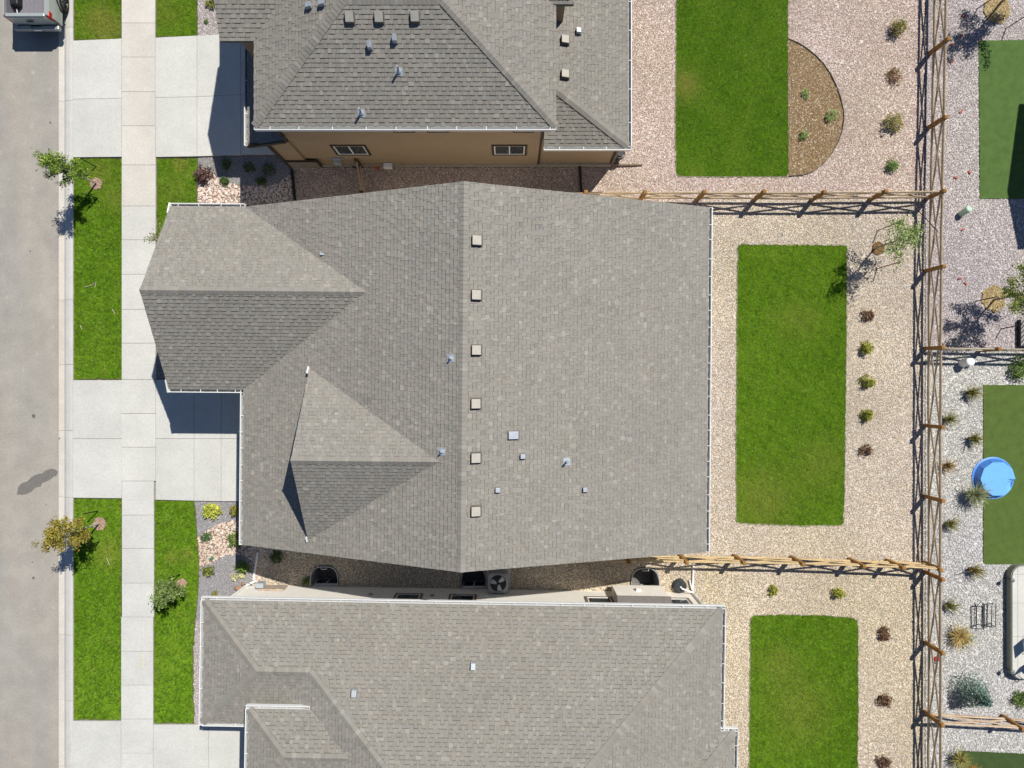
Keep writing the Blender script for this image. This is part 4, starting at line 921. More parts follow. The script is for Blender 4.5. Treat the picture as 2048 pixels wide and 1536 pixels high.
# ==================================================================== PLANTS
def leaves_np(C_, n_per, spread, size, palette, up=.3):
    """small leaf quads scattered about the centres C_ (k,3)"""
    k = len(C_); n = k * n_per
    P = np.repeat(C_, n_per, 0) + RNG.normal(0, 1, (n, 3)) * np.asarray(spread)
    nrm = RNG.normal(0, 1, (n, 3)); nrm[:, 2] += up * 2; nrm /= np.linalg.norm(nrm, axis=1)[:, None]
    t = np.cross(nrm, RNG.normal(0, 1, (n, 3))); t /= np.linalg.norm(t, axis=1)[:, None]; s = np.cross(nrm, t)
    L = size * RNG.uniform(.6, 1.35, n)[:, None]; Wd = L * RNG.uniform(.4, .65, n)[:, None]
    V = np.stack([P - t * L * .5, P + s * Wd * .5 - t * L * .05, P + t * L * .55, P - s * Wd * .5 - t * L * .05], 1)
    pal = np.array([p[:3] for p in palette]); wt = np.array([p[3] for p in palette], float); wt /= wt.sum()
    clump = np.repeat(RNG.uniform(.75, 1.25, k), n_per) * 1.4
    col = pal[RNG.choice(len(pal), n, p=wt)] * (RNG.uniform(.8, 1.2, n) * clump)[:, None]
    return V, col
def foliage(name, Vs, cols, parent):
    V = np.concatenate(Vs); c = np.concatenate(cols); n = len(V)
    V[:, :, 2] = np.maximum(V[:, :, 2], .01)
    return np_mesh(name, V.reshape(-1, 3), np.arange(4 * n).reshape(n, 4), c, M_LEAF, parent)
G_GREEN = [(.085, .15, .02, 3), (.125, .20, .028, 3), (.055, .10, .016, 2), (.19, .26, .05, 1.2)]
G_YELLOW = [(.22, .24, .03, 3), (.28, .28, .04, 2), (.13, .16, .02, 2), (.34, .32, .07, 1)]
G_LIME = [(.42, .44, .06, 3), (.52, .52, .10, 2), (.28, .32, .04, 1.5)]
G_BRONZE = [(.24, .20, .03, 3), (.27, .17, .035, 1.3), (.18, .18, .03, 3), (.32, .24, .05, 1.2), (.14, .13, .02, 1)]
G_BROWN = [(.11, .055, .03, 3), (.17, .09, .045, 2), (.065, .035, .022, 2), (.24, .14, .07, 1)]
G_DARK = [(.045, .085, .018, 3), (.07, .12, .025, 2), (.03, .055, .012, 2)]
G_PALE = [(.20, .27, .08, 3), (.27, .33, .11, 2), (.13, .19, .05, 2)]
G_SPRUCE = [(.09, .16, .11, 2), (.17, .25, .22, 3), (.06, .11, .06, 2), (.25, .33, .30, 1.5)]
def tree(name, label, base, height, crown_r, crown_z0, pal, nclump, nper, leaf, lean=(0, 0), bark=M_BARK, trunk_r=.045, spiky=1.0, seed=0, fill=1.0):
    rr = random.Random(seed); bx, by = base
    e = empty(name, (bx, by, 0), label, 'tree', 'young trees')
    b = MB(); top = Vector((bx + lean[0], by + lean[1], height * .92))
    tp = [Vector((bx, by, -.05)), Vector((bx, by, .0)).lerp(top, .3) + Vector((rr.uniform(-.03, .03), rr.uniform(-.03, .03), 0)), Vector((bx, by, 0)).lerp(top, .65), top]
    b.tube(tp, [trunk_r, trunk_r * .85, trunk_r * .55, trunk_r * .2], 8); b.build('trunk', bark, e)
    cen = []; lim = MB(); nb = 13
    for k in range(nb):
        f = k / (nb - 1); z = crown_z0 + (height * .9 - crown_z0) * f ** .9; a = k * 2.4 + rr.uniform(-.5, .5)
        prof = math.sin(math.pi * min(1, .22 + .78 * f)) ** .7 if f < .98 else .3
        L = crown_r * (.45 + .65 * prof) * rr.uniform(.7, 1.15) * spiky
        s0 = Vector((bx, by, 0)).lerp(top, z / (height * .92)); s0.z = z
        rise = rr.uniform(.35, .9); s1 = s0 + Vector((math.cos(a) * L, math.sin(a) * L, L * rise))
        mid = s0.lerp(s1, .5) + Vector((0, 0, -.05 * L))
        lim.tube([s0, mid, s1], [trunk_r * .38, trunk_r * .25, trunk_r * .08], 5)
        m = max(2, int(nclump / nb))
        for j in range(m):
            t = rr.uniform(.25, 1.05) ; p = s0.lerp(s1, t)
            cen.append((p.x + rr.gauss(0, .08), p.y + rr.gauss(0, .08), p.z + rr.gauss(0, .07)))
    cen.append(tuple(top + Vector((0, 0, .1)))); lim.build('limb', bark, e)
    V, c = leaves_np(np.array(cen), int(nper * 1.6), (.075 * fill, .075 * fill, .065 * fill), leaf, pal)
    foliage('crown', [V], [c], e)
    return e
def stake(name, label, px, py, h, lean=(0, 0), m=None, r=.022):
    e_ = MB(); q = g3(px, py, 0); e_.tube([q - Vector((0, 0, .1)), q + Vector((lean[0], lean[1], h))], r, 6)
    return tag(e_.build(name, m or M_BLACK), label, 'stake', 'tree stakes')
tree('street_tree', 'green young street tree leaning over the kerb near the top driveway', g(194, 367), 3.65, .50, 1.25, G_GREEN + [(.26, .32, .05, 4)], 110, 24, .08, lean=(.08, -.12), seed=1, trunk_r=.04, bark=mat('pale_bark', (.42, .38, .34), rough=.9, var=.2, scale=20))
tree('street_tree', 'yellow and bronze young street tree on the lower strip', g(199, 1047), 3.35, .56, 1.2, G_BRONZE, 120, 22, .09, seed=2, trunk_r=.04, bark=MATS['pale_bark'], spiky=1.1)
tree('young_tree', 'small bushy tree with pale green leaves by the sidewalk', g(362, 1168), 1.85, .42, .45, [(.14, .20, .05, 3), (.09, .14, .03, 3), (.24, .29, .11, 2)], 95, 22, .075, seed=3, trunk_r=.03)
tree('young_tree', 'young tree half hidden by the front gable roof', (-13.85, 5.8), 2.4, .42, .8, [(.10, .12, .03, 3), (.16, .17, .05, 2), (.22, .18, .08, 1)], 50, 12, .075, seed=4, trunk_r=.03)
tree('young_tree', 'sparse light green tree in the tan gravel by the fence', g(1748, 498), 3.0, .85, 1.1, G_PALE, 130, 10, .085, seed=5, trunk_r=.035, fill=1.5)
tree('young_tree', 'leafy green tree on a straw mulch ring beyond the fence', g(1986, 600), 3.1, .95, 1.1, G_YELLOW + G_GREEN, 130, 22, .085, seed=6, trunk_r=.045, fill=1.3)
tree('young_tree', 'tree at the upper right corner casting a mottled shadow', g(2000, 6), 3.5, .95, 1.2, G_YELLOW + G_GREEN, 130, 22, .085, seed=7, trunk_r=.05, fill=1.3)
M_TAN_STAKE = mat('tan_stake', (.30, .19, .09), rough=.8)
stake('tree_stake', 'black stake above the green street tree', 194, 334, 1.05, (-.12, .06)); stake('tree_stake', 'black stake below the green street tree', 196, 397, .95, (-.1, -.04))
stake('tree_stake', 'black stake above the yellowing street tree', 197, 1022, 1.0, (-.04, .06)); stake('tree_stake', 'black stake below the yellowing street tree', 199, 1083, .9)
stake('tree_stake', 'short black stake beside the small bushy tree', 362, 1148, .85, (-.15, .02))
stake('tree_stake', 'brown stake above the sparse tree', 1753, 462, 1.2, (.35, .12), M_TAN_STAKE); stake('tree_stake', 'brown stake below the sparse tree', 1752, 538, 1.2, (.38, .1), M_TAN_STAKE)
stake('tree_stake', 'thin dark stake left of the leafy straw-ring tree', 1950, 603, 1.0, (.25, .08)); stake('tree_stake', 'thin dark stake below the leafy straw-ring tree', 2001, 658, 1.0, (.2, .1)); stake('tree_stake', 'thin dark stake above the upper right turf corner', 2010, 58, 1.2, (.35, .14)); stake('tree_stake', 'thin dark stake beside the upper straw mulch ring', 1952, 19, 1.2, (.3, .1))
b = MB(); b.tube([g3(1836, 421, .15), g3(1876, 463, 1.0)], .018, 6); tag(b.build('leaning_rod', M_BLACK), 'thin black rod leaning on the rear fence near the fence corner', 'rod')

def shrub(label, px, py, r, pal, n=230, leaf=.06, h=1.0, twig=None, name='shrub', cat='shrub', group='shrubs in the beds', z0=.02):
    z = r * .5; x, y = g(px, py, z); e = empty(name, (x, y, 0), label, cat, group)
    n = int(n * 2.2); leaf = leaf * 1.15; k = max(22, n // 12); d = RNG.normal(0, 1, (k, 3)); d /= np.linalg.norm(d, axis=1)[:, None]; d[:, 2] = np.abs(d[:, 2])
    sx_, sy_ = RNG.uniform(.82, 1.2, 2)
    Cn = d * RNG.uniform(.45, 1.0, k)[:, None] * np.array((r * sx_, r * sy_, r * h * RNG.uniform(1.0, 1.35))) + np.array((x, y, z0))
    V, c = leaves_np(Cn, max(4, n // k), (r * .15, r * .15, r * .13), leaf, pal, up=.45)
    foliage('foliage', [V], [c], e)
    b = MB()
    for i in range(9):
        q = Cn[i]; b.tube([(x, y, -.02), ((x + q[0]) / 2, (y + q[1]) / 2, q[2] * .6), tuple(q)], [.012, .008, .003], 5)
    b.build('stems', twig or M_BARK, e)
    return e
def tuft(label, px, py, r, pal, n=260, h=.6, lean=(0, 0), name='ornamental_grass'):
    x, y = g(px, py, 0); e = empty(name, (x, y, 0), label, 'grass', 'ornamental grass clumps')
    a = RNG.uniform(0, 6.28, n); sp = np.abs(RNG.normal(.45, .33, n)); H = h * RNG.uniform(.6, 1.1, n); dx, dy = np.cos(a), np.sin(a)
    b0 = np.stack([x + dx * r * .12, y + dy * r * .12, np.zeros(n)], 1)
    m = np.stack([x + dx * r * sp * .45 + lean[0] * .3, y + dy * r * sp * .45 + lean[1] * .3, H * .75], 1); t = np.stack([x + dx * r * sp * 1.15 + lean[0], y + dy * r * sp * 1.15 + lean[1], H * RNG.uniform(.75, 1.0, n)], 1)
    wv = np.stack([-dy, dx, np.zeros(n)], 1) * RNG.uniform(.006, .012, n)[:, None]
    V = np.concatenate([np.stack([b0 - wv, b0 + wv, m + wv, m - wv], 1), np.stack([m - wv, m + wv, t + wv * .3, t - wv * .3], 1)])
    p = np.array([q[:3] for q in pal]); wt = np.array([q[3] for q in pal], float); wt /= wt.sum(); c = p[RNG.choice(len(p), n, p=wt)] * RNG.uniform(.75, 1.25, n)[:, None]
    foliage('blades', [V], [np.concatenate([c, c])], e)
    b = MB(); b.tube([(x, y, -.03), (x, y, .06)], [r * .2, r * .14], 9); b.build('crown_base', mat('thatch', (.16, .12, .06), rough=.95, var=.3), e)
    return e
# rear bed of the middle yard, a column of five
shrub('reddish brown shrub, topmost of five beside the rear lawn', 1735, 631, .26, G_BROWN); shrub('yellow-green shrub, second from top beside the rear lawn', 1733, 697, .29, G_YELLOW, 330, .06, 1.35)
shrub('yellow-green shrub, middle of five beside the rear lawn', 1736, 763, .29, G_YELLOW, 330, .06, 1.35); shrub('yellow-green shrub, fourth from top beside the rear lawn', 1734, 830, .27, G_YELLOW, 330, .06, 1.35); shrub('reddish brown shrub, lowest of five beside the rear lawn', 1733, 901, .27, G_BROWN)
# bottom yard
shrub('small yellow-green shrub under the new fence, left one', 1546, 1181, .23, G_YELLOW, 200); shrub('yellow-green shrub under the new fence, right one', 1677, 1187, .27, G_YELLOW, 260)
shrub('round dark brown shrub right of the bottom lawn, upper', 1770, 1268, .28, G_BROWN, 260); shrub('round dark brown shrub right of the bottom lawn, middle', 1769, 1402, .30, G_BROWN, 260); shrub('brown shrub at the bottom edge by the rear fence', 1768, 1526, .28, G_BROWN, 260)
# top yard
OLIVE = [(.20, .20, .04, 3), (.13, .13, .03, 2), (.26, .24, .05, 2), (.20, .15, .06, 1)]
shrub('olive green shrub in pink gravel, top of the column', 1795, 55, .34, OLIVE, 400, .055, 2.0); shrub('dry brown shrub with a red sprig in pink gravel', 1790, 150, .36, [(.22, .16, .07, 3), (.15, .10, .05, 2), (.28, .20, .10, 2), (.36, .05, .04, .5)], 260, .055, .8); shrub('olive green shrub below the dry brown one', 1786, 245, .34, OLIVE, 400, .055, 1.9); shrub('rounded bright green shrub, lowest in the pink gravel', 1784, 331, .31, [(.15, .24, .06, 3), (.10, .17, .04, 2), (.22, .31, .10, 1.5)], 340, .05)
LG = [(.24, .34, .10, 3), (.17, .26, .07, 2), (.32, .40, .16, 1)]
shrub('tiny light green plant, upper one in the mulch bed', 1610, 188, .17, LG, 120, .05, 1.3); shrub('light green plant near the mulch bed arc', 1663, 232, .24, LG, 190, .05, 1.3); shrub('light green plant, lowest in the mulch bed', 1607, 271, .22, LG, 150, .05, 1.3)
# beyond the fence
shrub('dense green shrub at the right edge under the grey fence', 2042, 737, .48, G_GREEN, 420, .07); shrub('green shrub at the right edge beside the patio corner', 2046, 1400, .40, G_GREEN, 380, .06, name='shrub')
GR = [(.20, .19, .05, 3), (.13, .14, .03, 3), (.30, .25, .08, 2)]; GRT = [(.30, .18, .05, 3), (.22, .17, .05, 2), (.38, .25, .08, 2)]
tuft('spiky grass clump above the blue pool turf corner', 1935, 785, .42, GR, 200, .5, (.12, 0)); tuft('spiky grass clump hugging the fence above the pool', 1890, 838, .36, GR, 180, .45, (.12, .03)); tuft('spiky grass clump left of the turf edge', 1938, 877, .42, GR, 200, .5, (.15, 0))
tuft('brown grass clump by the fence beside the pool', 1886, 930, .38, GRT, 180, .45, (.12, 0)); tuft('large silvery green grass mound against the paddling pool', 1937, 986, .56, [(.26, .28, .14, 3), (.19, .22, .10, 2), (.32, .33, .18, 2)], 620, .7, (.1, 0))
tuft('spiky grass clump by the fence below the pool', 1892, 1046, .38, GR, 180, .45, (.15, 0)); tuft('spiky grass clump below the turf corner', 1938, 1137, .42, GR + GRT[:1], 220, .5, (.18, -.02)); tuft('spiky grass clump by the fence beside the metal frame', 1891, 1208, .38, GR, 180, .45, (.15, -.02))
tuft('large straw yellow grass mound above the spruce', 1912, 1268, .55, [(.46, .32, .10, 3), (.36, .26, .08, 2), (.56, .42, .18, 2)], 520, .45); tuft('yellow-green grass mound in the lower right corner', 1912, 1512, .5, [(.42, .36, .12, 3), (.30, .28, .08, 2), (.20, .20, .05, 2)], 420, .5); tuft('orange brown grass mound at the bottom edge of the dark turf', 1938, 1540, .45, [(.46, .24, .06, 3), (.36, .19, .05, 2)], 380, .45)
shrub('green half of the straw mound above the spruce', 1932, 1278, .34, G_GREEN, 300, .05, .8)
# spruce
def spruce(label, px, py, h, r):
    x, y = g(px, py); e = empty('spruce_tree', (x, y, 0), label, 'tree')
    b = MB(); b.tube([(x, y, -.05), (x, y, h)], [.05, .008], 7); b.build('trunk', M_BARK, e)
    cs = []
    for k in range(150):
        f = (k + .5) / 150; z = .12 + (h - .12) * f; a = k * 2.4; rr_ = r * (1 - f) ** .85
        for t in (.35, .65, .95): cs.append((x + math.cos(a) * rr_ * t, y + math.sin(a) * rr_ * t, z - .06 * t + random.uniform(-.04, .04)))
    V, c = leaves_np(np.array(cs), 9, (.05, .05, .035), .07, G_SPRUCE); foliage('crown', [V], [c], e)
spruce('blue-green young spruce by the pinkish fence at lower right', 1932, 1375, 1.55, .78)
# front beds
shrub('dark red grassy shrub at the corner of the top driveway', 406, 348, .42, [(.12, .06, .05, 3), (.07, .04, .035, 3), (.20, .12, .10, 1)], 330, .075, 1.0)
for (x, y, r, t) in ((452, 328, .22, 'leftmost'), (498, 332, .24, 'second'), (537, 338, .30, 'largest, rightmost'), (449, 362, .20, 'lower left'), (522, 363, .22, 'lower right')):
    shrub('dark green shrub in the shaded slate bed, %s' % t, x, y, r, G_DARK, 200, .05)
shrub('yellow-green sprig at the top edge by the roof corner', 424, 2, .3, G_YELLOW, 200, .06); shrub('tiny green plant in the narrow mauve bed', 412, 43, .1, G_GREEN, 70, .04)
shrub('bright lime yellow shrub beside the middle driveway', 423, 1022, .34, G_LIME, 330, .075); shrub('orange tinged shrub beside the middle front wall', 468, 1022, .24, G_YELLOW + G_BRONZE, 180, .06); shrub('dense dark green ball shrub on the cobble band', 412, 1075, .22, [(.045, .10, .03, 3), (.07, .14, .04, 2)], 330, .035)
shrub('green shrub half under the gutter of the middle house', 469, 1079, .32, G_GREEN, 260, .06); shrub('tiny blue-green rosette in the cobble band', 423, 1117, .1, [(.07, .18, .12, 3), (.11, .24, .17, 1)], 110, .04); shrub('olive shrub in the fine gravel by the curved lawn', 416, 1143, .25, G_YELLOW + G_DARK, 220, .055)
shrub('pale green shrub at the edge of the house shade', 484, 1134, .32, G_GREEN, 260, .06); shrub('pale yellow plant in the grey gravel, larger', 469, 1154, .17, [(.52, .50, .26, 2), (.40, .40, .2, 1)], 70, .06); shrub('pale yellow plant in the grey gravel, smaller', 483, 1151, .13, [(.54, .50, .26, 2), (.42, .40, .2, 1)], 60, .06); shrub('small olive plant at the gutter corner of the bottom house', 430, 1189, .17, OLIVE, 120, .05)
shrub('dark shrub in the shaded alley by the downspout pipe', 552, 1115, .28, G_DARK, 220, .055); shrub('green plant in the alley beside the first window well', 611, 1163, .2, G_GREEN, 140, .05)
for (x, y, r, t) in ((477, 1176, .16, 'left'), (489, 1168, .13, 'right')):
    b = MB(); q = g(x, y); n_ = 9
    rings = [[(q[0] + r * s * (1 + random.uniform(-.15, .15)) * math.cos(6.283 * k / n_), q[1] + r * .7 * s * (1 + random.uniform(-.15, .15)) * math.sin(6.283 * k / n_), z) for k in range(n_)] for s, z in ((1.0, -.02), (1.02, r * .35), (.6, r * .75))]
    b.add([p for R_ in rings for p in R_], [(i * n_ + k, i * n_ + (k + 1) % n_, (i + 1) * n_ + (k + 1) % n_, (i + 1) * n_ + k) for i in range(2) for k in range(n_)] + [tuple(2 * n_ + k for k in range(n_))])
    tag(b.build('boulder', mat('rust_rock', (.34, .20, .12), rough=.9, var=.3, scale=10, bump=.5), smooth=True), 'rust brown rock by the bottom house corner, %s one' % t, 'rock', 'rocks')

# ==================================================================== OTHER THINGS
# parked pickup -----------------------------------------------------
TX, TY = -19.64, 14.83
M_PAINT = mat('silver_paint', (.42, .455, .44), rough=.28, metal=.25, var=.03, scale=2, spec=.6); M_LINER = mat('bed_liner', (.20, .19, .21), rough=.85, var=.2, scale=20, bump=.3)
M_TYRE = mat('tyre', (.022, .021, .021), rough=.85, var=.2, scale=20); M_RIM = mat('dark_rim', (.06, .06, .062), rough=.4, metal=.5); M_RED = mat('tail_lamp', (.42, .012, .012), rough=.2, var=.05, spec=.6)
tr = empty('pickup_truck', (TX, TY, 0), 'silver pickup truck parked at the kerb, bed and tailgate in view', 'truck')
def side_profile(sg):
    # body side: outer skin tapering in towards the top, from tailgate to nose
    b = MB(); st = []
    for y, zt, hw in ((.06, 1.40, .0), (1.9, 1.42, .01), (1.95, 1.2, .01), (3.9, 1.2, .01), (4.0, 1.12, .0), (5.3, 1.02, -.05), (5.55, .85, -.12)):
        prof = [(.80, zt), (.855, zt), (.905 + hw, zt - .12), (.955 + hw, .95), (.965 + hw, .75), (.93 + hw, .45), (.80, .45)]
        st.append([Vector((TX + sg * x, TY + y, z)) for x, z in prof])
    n = len(st[0])
    for i in range(len(st) - 1):
        for k in range(n - 1):
            q = [st[i][k], st[i][k + 1], st[i + 1][k + 1], st[i + 1][k]]
            b.poly(q if sg < 0 else q[::-1])
    b.poly(st[0]); b.poly(st[-1][::-1]); return b.build('body_side', M_PAINT, tr)
for sg in (-1, 1): side_profile(sg)
b = MB(); b.box(TX - .80, TX + .80, TY + .1, TY + 1.9, .80, .88); b.box(TX - .80, TX - .755, TY + .1, TY + 1.9, .88, 1.37); b.box(TX + .755, TX + .80, TY + .1, TY + 1.9, .88, 1.37); b.box(TX - .80, TX + .80, TY + 1.85, TY + 1.95, .88, 1.40)
for k in range(9): b.box(TX - .7 + k * .165, TX - .62 + k * .165, TY + .12, TY + 1.84, .88, .892)
for sg in (-1, 1): b.box(TX + sg * .66 - .09, TX + sg * .66 + .09, TY + .75, TY + 1.5, .893, 1.06)
b.build('bed', M_LINER, tr)
b = MB(); b.box(TX - .80, TX + .80, TY + .0, TY + .09, .66, 1.36); b.box(TX - .79, TX + .79, TY - .02, TY + .12, 1.365, 1.405); b.box(TX - .78, TX + .78, TY - .045, TY + .0, 1.22, 1.355); tgo = b.build('tailgate', M_PAINT, tr, bevel=.02)
b = MB(); b.box(TX - .13, TX + .13, TY - .055, TY - .047, 1.0, 1.10); b.build('handle', M_BLACK, tgo)
for sg in (-1, 1):
    b = MB(); b.box(TX + sg * .80, TX + sg * .93, TY + .02, TY + .26, 1.0, 1.30); b.box(TX + sg * .82, TX + sg * .945, TY + .04, TY + .2, .84, 1.0); b.build('tail_light', M_RED, tr, bevel=.03)
b = MB(); b.box(TX - .93, TX - .22, TY - .20, TY - .03, .5, .70); b.box(TX + .22, TX + .93, TY - .20, TY - .03, .5, .70); b.box(TX - .22, TX + .22, TY - .17, TY - .03, .5, .64); bo = b.build('bumper', mat('bumper_paint', (.40, .42, .42), rough=.3, metal=.4), tr, bevel=.03)
b = MB(); b.box(TX - .16, TX + .16, TY - .19, TY - .172, .53, .65); b.build('number_plate', M_WHITE, bo)
b = MB(); b.box(TX - .8, TX + .8, TY - .02, TY + .05, .45, .66); b.box(TX - .78, TX + .78, TY + .05, TY + 5.3, .35, .6); b.build('underbody', M_BLACK, tr)
for sg in (-1, 1):
    for yy in (1.12, 4.45):
        b = MB(); cx = TX + sg * .84; c = Vector((cx, TY + yy, .40)); pr = [(-.14, .24), (-.14, .37), (-.10, .41), (.10, .41), (.14, .37), (.14, .24)]; n_ = 28; vs = []
        for k in range(n_):
            t = 6.2832 * k / n_
            for x, r in pr: vs.append((c.x + sg * x, c.y + r * math.cos(t), c.z + r * math.sin(t)))
        m_ = len(pr); b.add(vs, [(k * m_ + j, k * m_ + j + 1, ((k + 1) % n_) * m_ + j + 1, ((k + 1) % n_) * m_ + j) for k in range(n_) for j in range(m_ - 1)]); wh = b.build('wheel', M_TYRE, tr)
        b = MB()
        b.tube([c + Vector((sg * .02, 0, 0)), c + Vector((sg * .05, 0, 0))], [.25, .25], 24); b.tube([c + Vector((sg * .05, 0, 0)), c + Vector((sg * .12, 0, 0))], [.07, .05], 12)
        for k in range(6):
            t = k * 1.047; b.bar(c + Vector((sg * .10, 0, 0)), c + Vector((sg * .11, .23 * math.cos(t), .23 * math.sin(t))), .055, .03, up=(1, 0, 0))
        b.build('rim', M_RIM, wh)
        b = MB()
        for k in range(11):
            t0, t1 = math.radians(8 + 164 * k / 11), math.radians(8 + 164 * (k + 1) / 11)
            q = [(TX + sg * x, TY + yy + r * math.cos(t), .42 + r * math.sin(t)) for t, x, r in ((t0, .90, .42), (t1, .90, .42), (t1, 1.0, .50), (t0, 1.0, .50))]; b.poly(q)
            q2 = [(TX + sg * x, TY + yy + r * math.cos(t), .42 + r * math.sin(t)) for t, x, r in ((t0, 1.0, .50), (t1, 1.0, .50), (t1, .955, .56), (t0, .955, .56))]; b.poly(q2)
        b.build('wheel_arch', M_BLACK, tr)
b = MB(); st = [(1.95, .80, 1.2), (2.15, .66, 1.78), (3.35, .66, 1.80), (4.05, .78, 1.2)]
for k in range(3):
    (y0, w0, z0), (y1, w1, z1) = st[k], st[k + 1]; b.poly([(TX - w0, TY + y0, z0), (TX + w0, TY + y0, z0), (TX + w1, TY + y1, z1), (TX - w1, TY + y1, z1)])
for sg in (-1, 1): b.poly([(TX + sg * w_, TY + y_, z_) for y_, w_, z_ in st])
b.poly([(TX - .8, TY + 4.0, 1.2), (TX + .8, TY + 4.0, 1.2), (TX + .74, TY + 5.4, 1.0), (TX - .74, TY + 5.4, 1.0)]); b.poly([(TX - .74, TY + 5.4, 1.0), (TX + .74, TY + 5.4, 1.0), (TX + .74, TY + 5.5, .5), (TX - .74, TY + 5.5, .5)])
b.build('cab', M_PAINT, tr)
b = MB(); b.poly([(TX - .68, TY + 1.96, 1.27), (TX + .68, TY + 1.96, 1.27), (TX + .58, TY + 2.11, 1.72), (TX - .58, TY + 2.11, 1.72)]); b.build('rear_window', M_GLASS, tr)
b = MB(); b.poly([(TX - .7, TY + 3.98, 1.27), (TX + .7, TY + 3.98, 1.27), (TX + .6, TY + 3.42, 1.76), (TX - .6, TY + 3.42, 1.76)]); b.build('windscreen', M_GLASS, tr)
b = MB(); b.box(TX - .74, TX - .40, TY + .55, TY + 1.6, .895, 1.22); bag = b.build('equipment_bag', M_BLACK, bevel=.06); tag(bag, 'black bag lying along the left side of the pickup bed', 'bag')
b = MB(); b.tube([(TX - .6, TY + .5, 1.0), (TX - .58, TY + .3, .95), (TX - .62, TY + .18, .92)], .02, 6); b.build('strap', M_WHITE, bag)

# air conditioner, drain pit, hose reel ------------------------------
q = g3(997, 1156); ac = empty('air_conditioner', q, 'grey air conditioner unit in the shaded alley by the cream wall', 'air conditioner')
b = MB(); b.prism(rounded(q.x - .4, q.y - .4, q.x + .4, q.y + .38, .12), .05, .78); b.build('cabinet', mat('ac_grey', (.32, .32, .31), rough=.55), ac)
b = MB(); b.tube([(q.x, q.y, .781), (q.x, q.y, .80)], .33, 28); b.build('fan_well', M_BLACK, ac)
for k in range(3):
    t = k * 2.094 + .6; b = MB(); c = Vector((q.x, q.y, .806)); d = Vector((math.cos(t), math.sin(t), 0)); p_ = Vector((-d.y, d.x, .12)); b.poly([c + d * .06, c + d * .3 - p_ * .1, c + d * .3 + p_ * .14, c + d * .05 + p_ * .06]); b.build('fan_blade', M_GALV, ac)
b = MB()
for k in range(5):
    r = .07 + k * .065; b.tube([(q.x + r * math.cos(a * .2618), q.y + r * math.sin(a * .2618), .83) for a in range(25)], .004, 4, cap=False)
b.build('fan_guard', M_BLACK, ac)
b = MB(); b.prism(rect(q.x - .5, q.y - .48, q.x + .5, q.y + .46), -.02, .05); b.build('pad', M_CONC, ac)
q = g3(1358, 1170); sp_ = empty('drain_pit', q, 'black round drain pit lid beside the white downspout', 'drain')
b = MB(); b.tube([(q.x, q.y, -.02), (q.x, q.y, .22), (q.x, q.y, .26)], [.29, .27, .22], 24); b.build('lid', mat('dark_lid', (.035, .04, .045), rough=.5), sp_)
b = MB(); b.tube([(q.x, q.y, .26), (q.x + .05, q.y - .06, .34), (q.x + .5, q.y - .22, .34)], .035, 8); b.build('pipe', M_WHITE, sp_)
b = MB(); b.bar((q.x - .2, q.y, .265), (q.x + .2, q.y, .265), .02, .01); b.bar((q.x, q.y - .2, .266), (q.x, q.y + .2, .266), .02, .01); b.build('rib', M_BLACK, sp_)
q = g3(1236, 316); hr = empty('hose_reel', q, 'black hose reel at the rear corner of the brown house', 'hose reel')
b = MB(); b.tube([(q.x, q.y, .5 - .16), (q.x, q.y, .5 + .16)], .14, 14); b.box(q.x - .18, q.x + .12, q.y - .06, q.y + .06, 0, .34); b.build('reel', M_BLACK, hr)
b = MB()
for k in range(4): b.tube([(q.x + .19 * math.cos(a * .35), q.y + .19 * math.sin(a * .35), .4 + k * .07 + .02 * math.sin(a)) for a in range(19)], .018, 6)
b.build('hose', mat('grey_hose', (.10, .11, .12), rough=.45), hr)
b = MB(); q0 = g3(678, 322, .12); b.tube([q0, g3(688, 327, .03), g3(700, 331, .03), g3(714, 337, .03)], .035, 8); tag(b.build('drain_hose', M_BLACK), 'black corrugated drain hose at the foot of the brown wall', 'hose')
b = MB(); q = g3(756, 336); b.prism(circle(q.x, q.y, .1, 9, .2), 0, .08); tag(b.build('orange_cap', mat('orange_plastic', (.45, .10, .04), rough=.5)), 'small orange cap in the shaded alley gravel', 'cap')

# pipes beyond the fence ---------------------------------------------
def stub(label, px, py, h, r, m, lean):
    q = g3(px, py); e = empty('utility_pipe', q, label, 'pipe', 'upright utility pipes'); t = q + Vector((lean[0], lean[1], h))
    b = MB(); b.tube([q - Vector((0, 0, .1)), t], r, 20); b.build('pipe', m, e)
    b = MB(); d = (t - q).normalized(); b.tube([t - d * .03, t + d * .04, t + d * .07], [r * 1.07, r * 1.07, r * .85], 20); b.build('cap', m, e)
stub('pale green upright pipe at the upper right gravel', 1922, 429, .42, .13, mat('pale_green', (.42, .58, .44), rough=.5), (.05, .12)); stub('white upright pipe in front of the short grey fence', 1924, 727, .5, .17, mat('pale_white', (.78, .80, .75), rough=.5), (.02, .07))
# paddling pool, lying upside down ------------------------------------
q = g3(1986, 956, .04); q.z = 0; pool = empty('paddling_pool', q, 'blue paddling pool lying upside down with a dented base', 'pool')
M_POOL = mat('pool_blue', (.06, .21, .60), rough=.35, var=.08, scale=3, spec=.5)
M_POOLF = mat('pool_floor', (.17, .44, .84), rough=.3, var=.06, scale=5, spec=.5, bump=.35, bscale=26)
b = MB(); n_ = 40
def rg(r, z, poly10=False):
    out = []
    for k in range(n_):
        t = 6.2832 * k / n_; rr_ = r
        if poly10: f_ = (t / .62832) % 1.0; rr_ = r * math.cos(.31416) / math.cos((f_ - .5) * .62832)
        dz = -.15 * math.exp(-((t - 5.95) / .30) ** 2) if z > .2 else 0
        if dz < 0: rr_ -= .05 * (-dz / .17)
        out.append((q.x + .01 + rr_ * math.cos(t), q.y + rr_ * math.sin(t), z + dz))
    return out
S = rg(.88, .0) + rg(.87, .05) + rg(.82, .06) + rg(.73, .34, True)
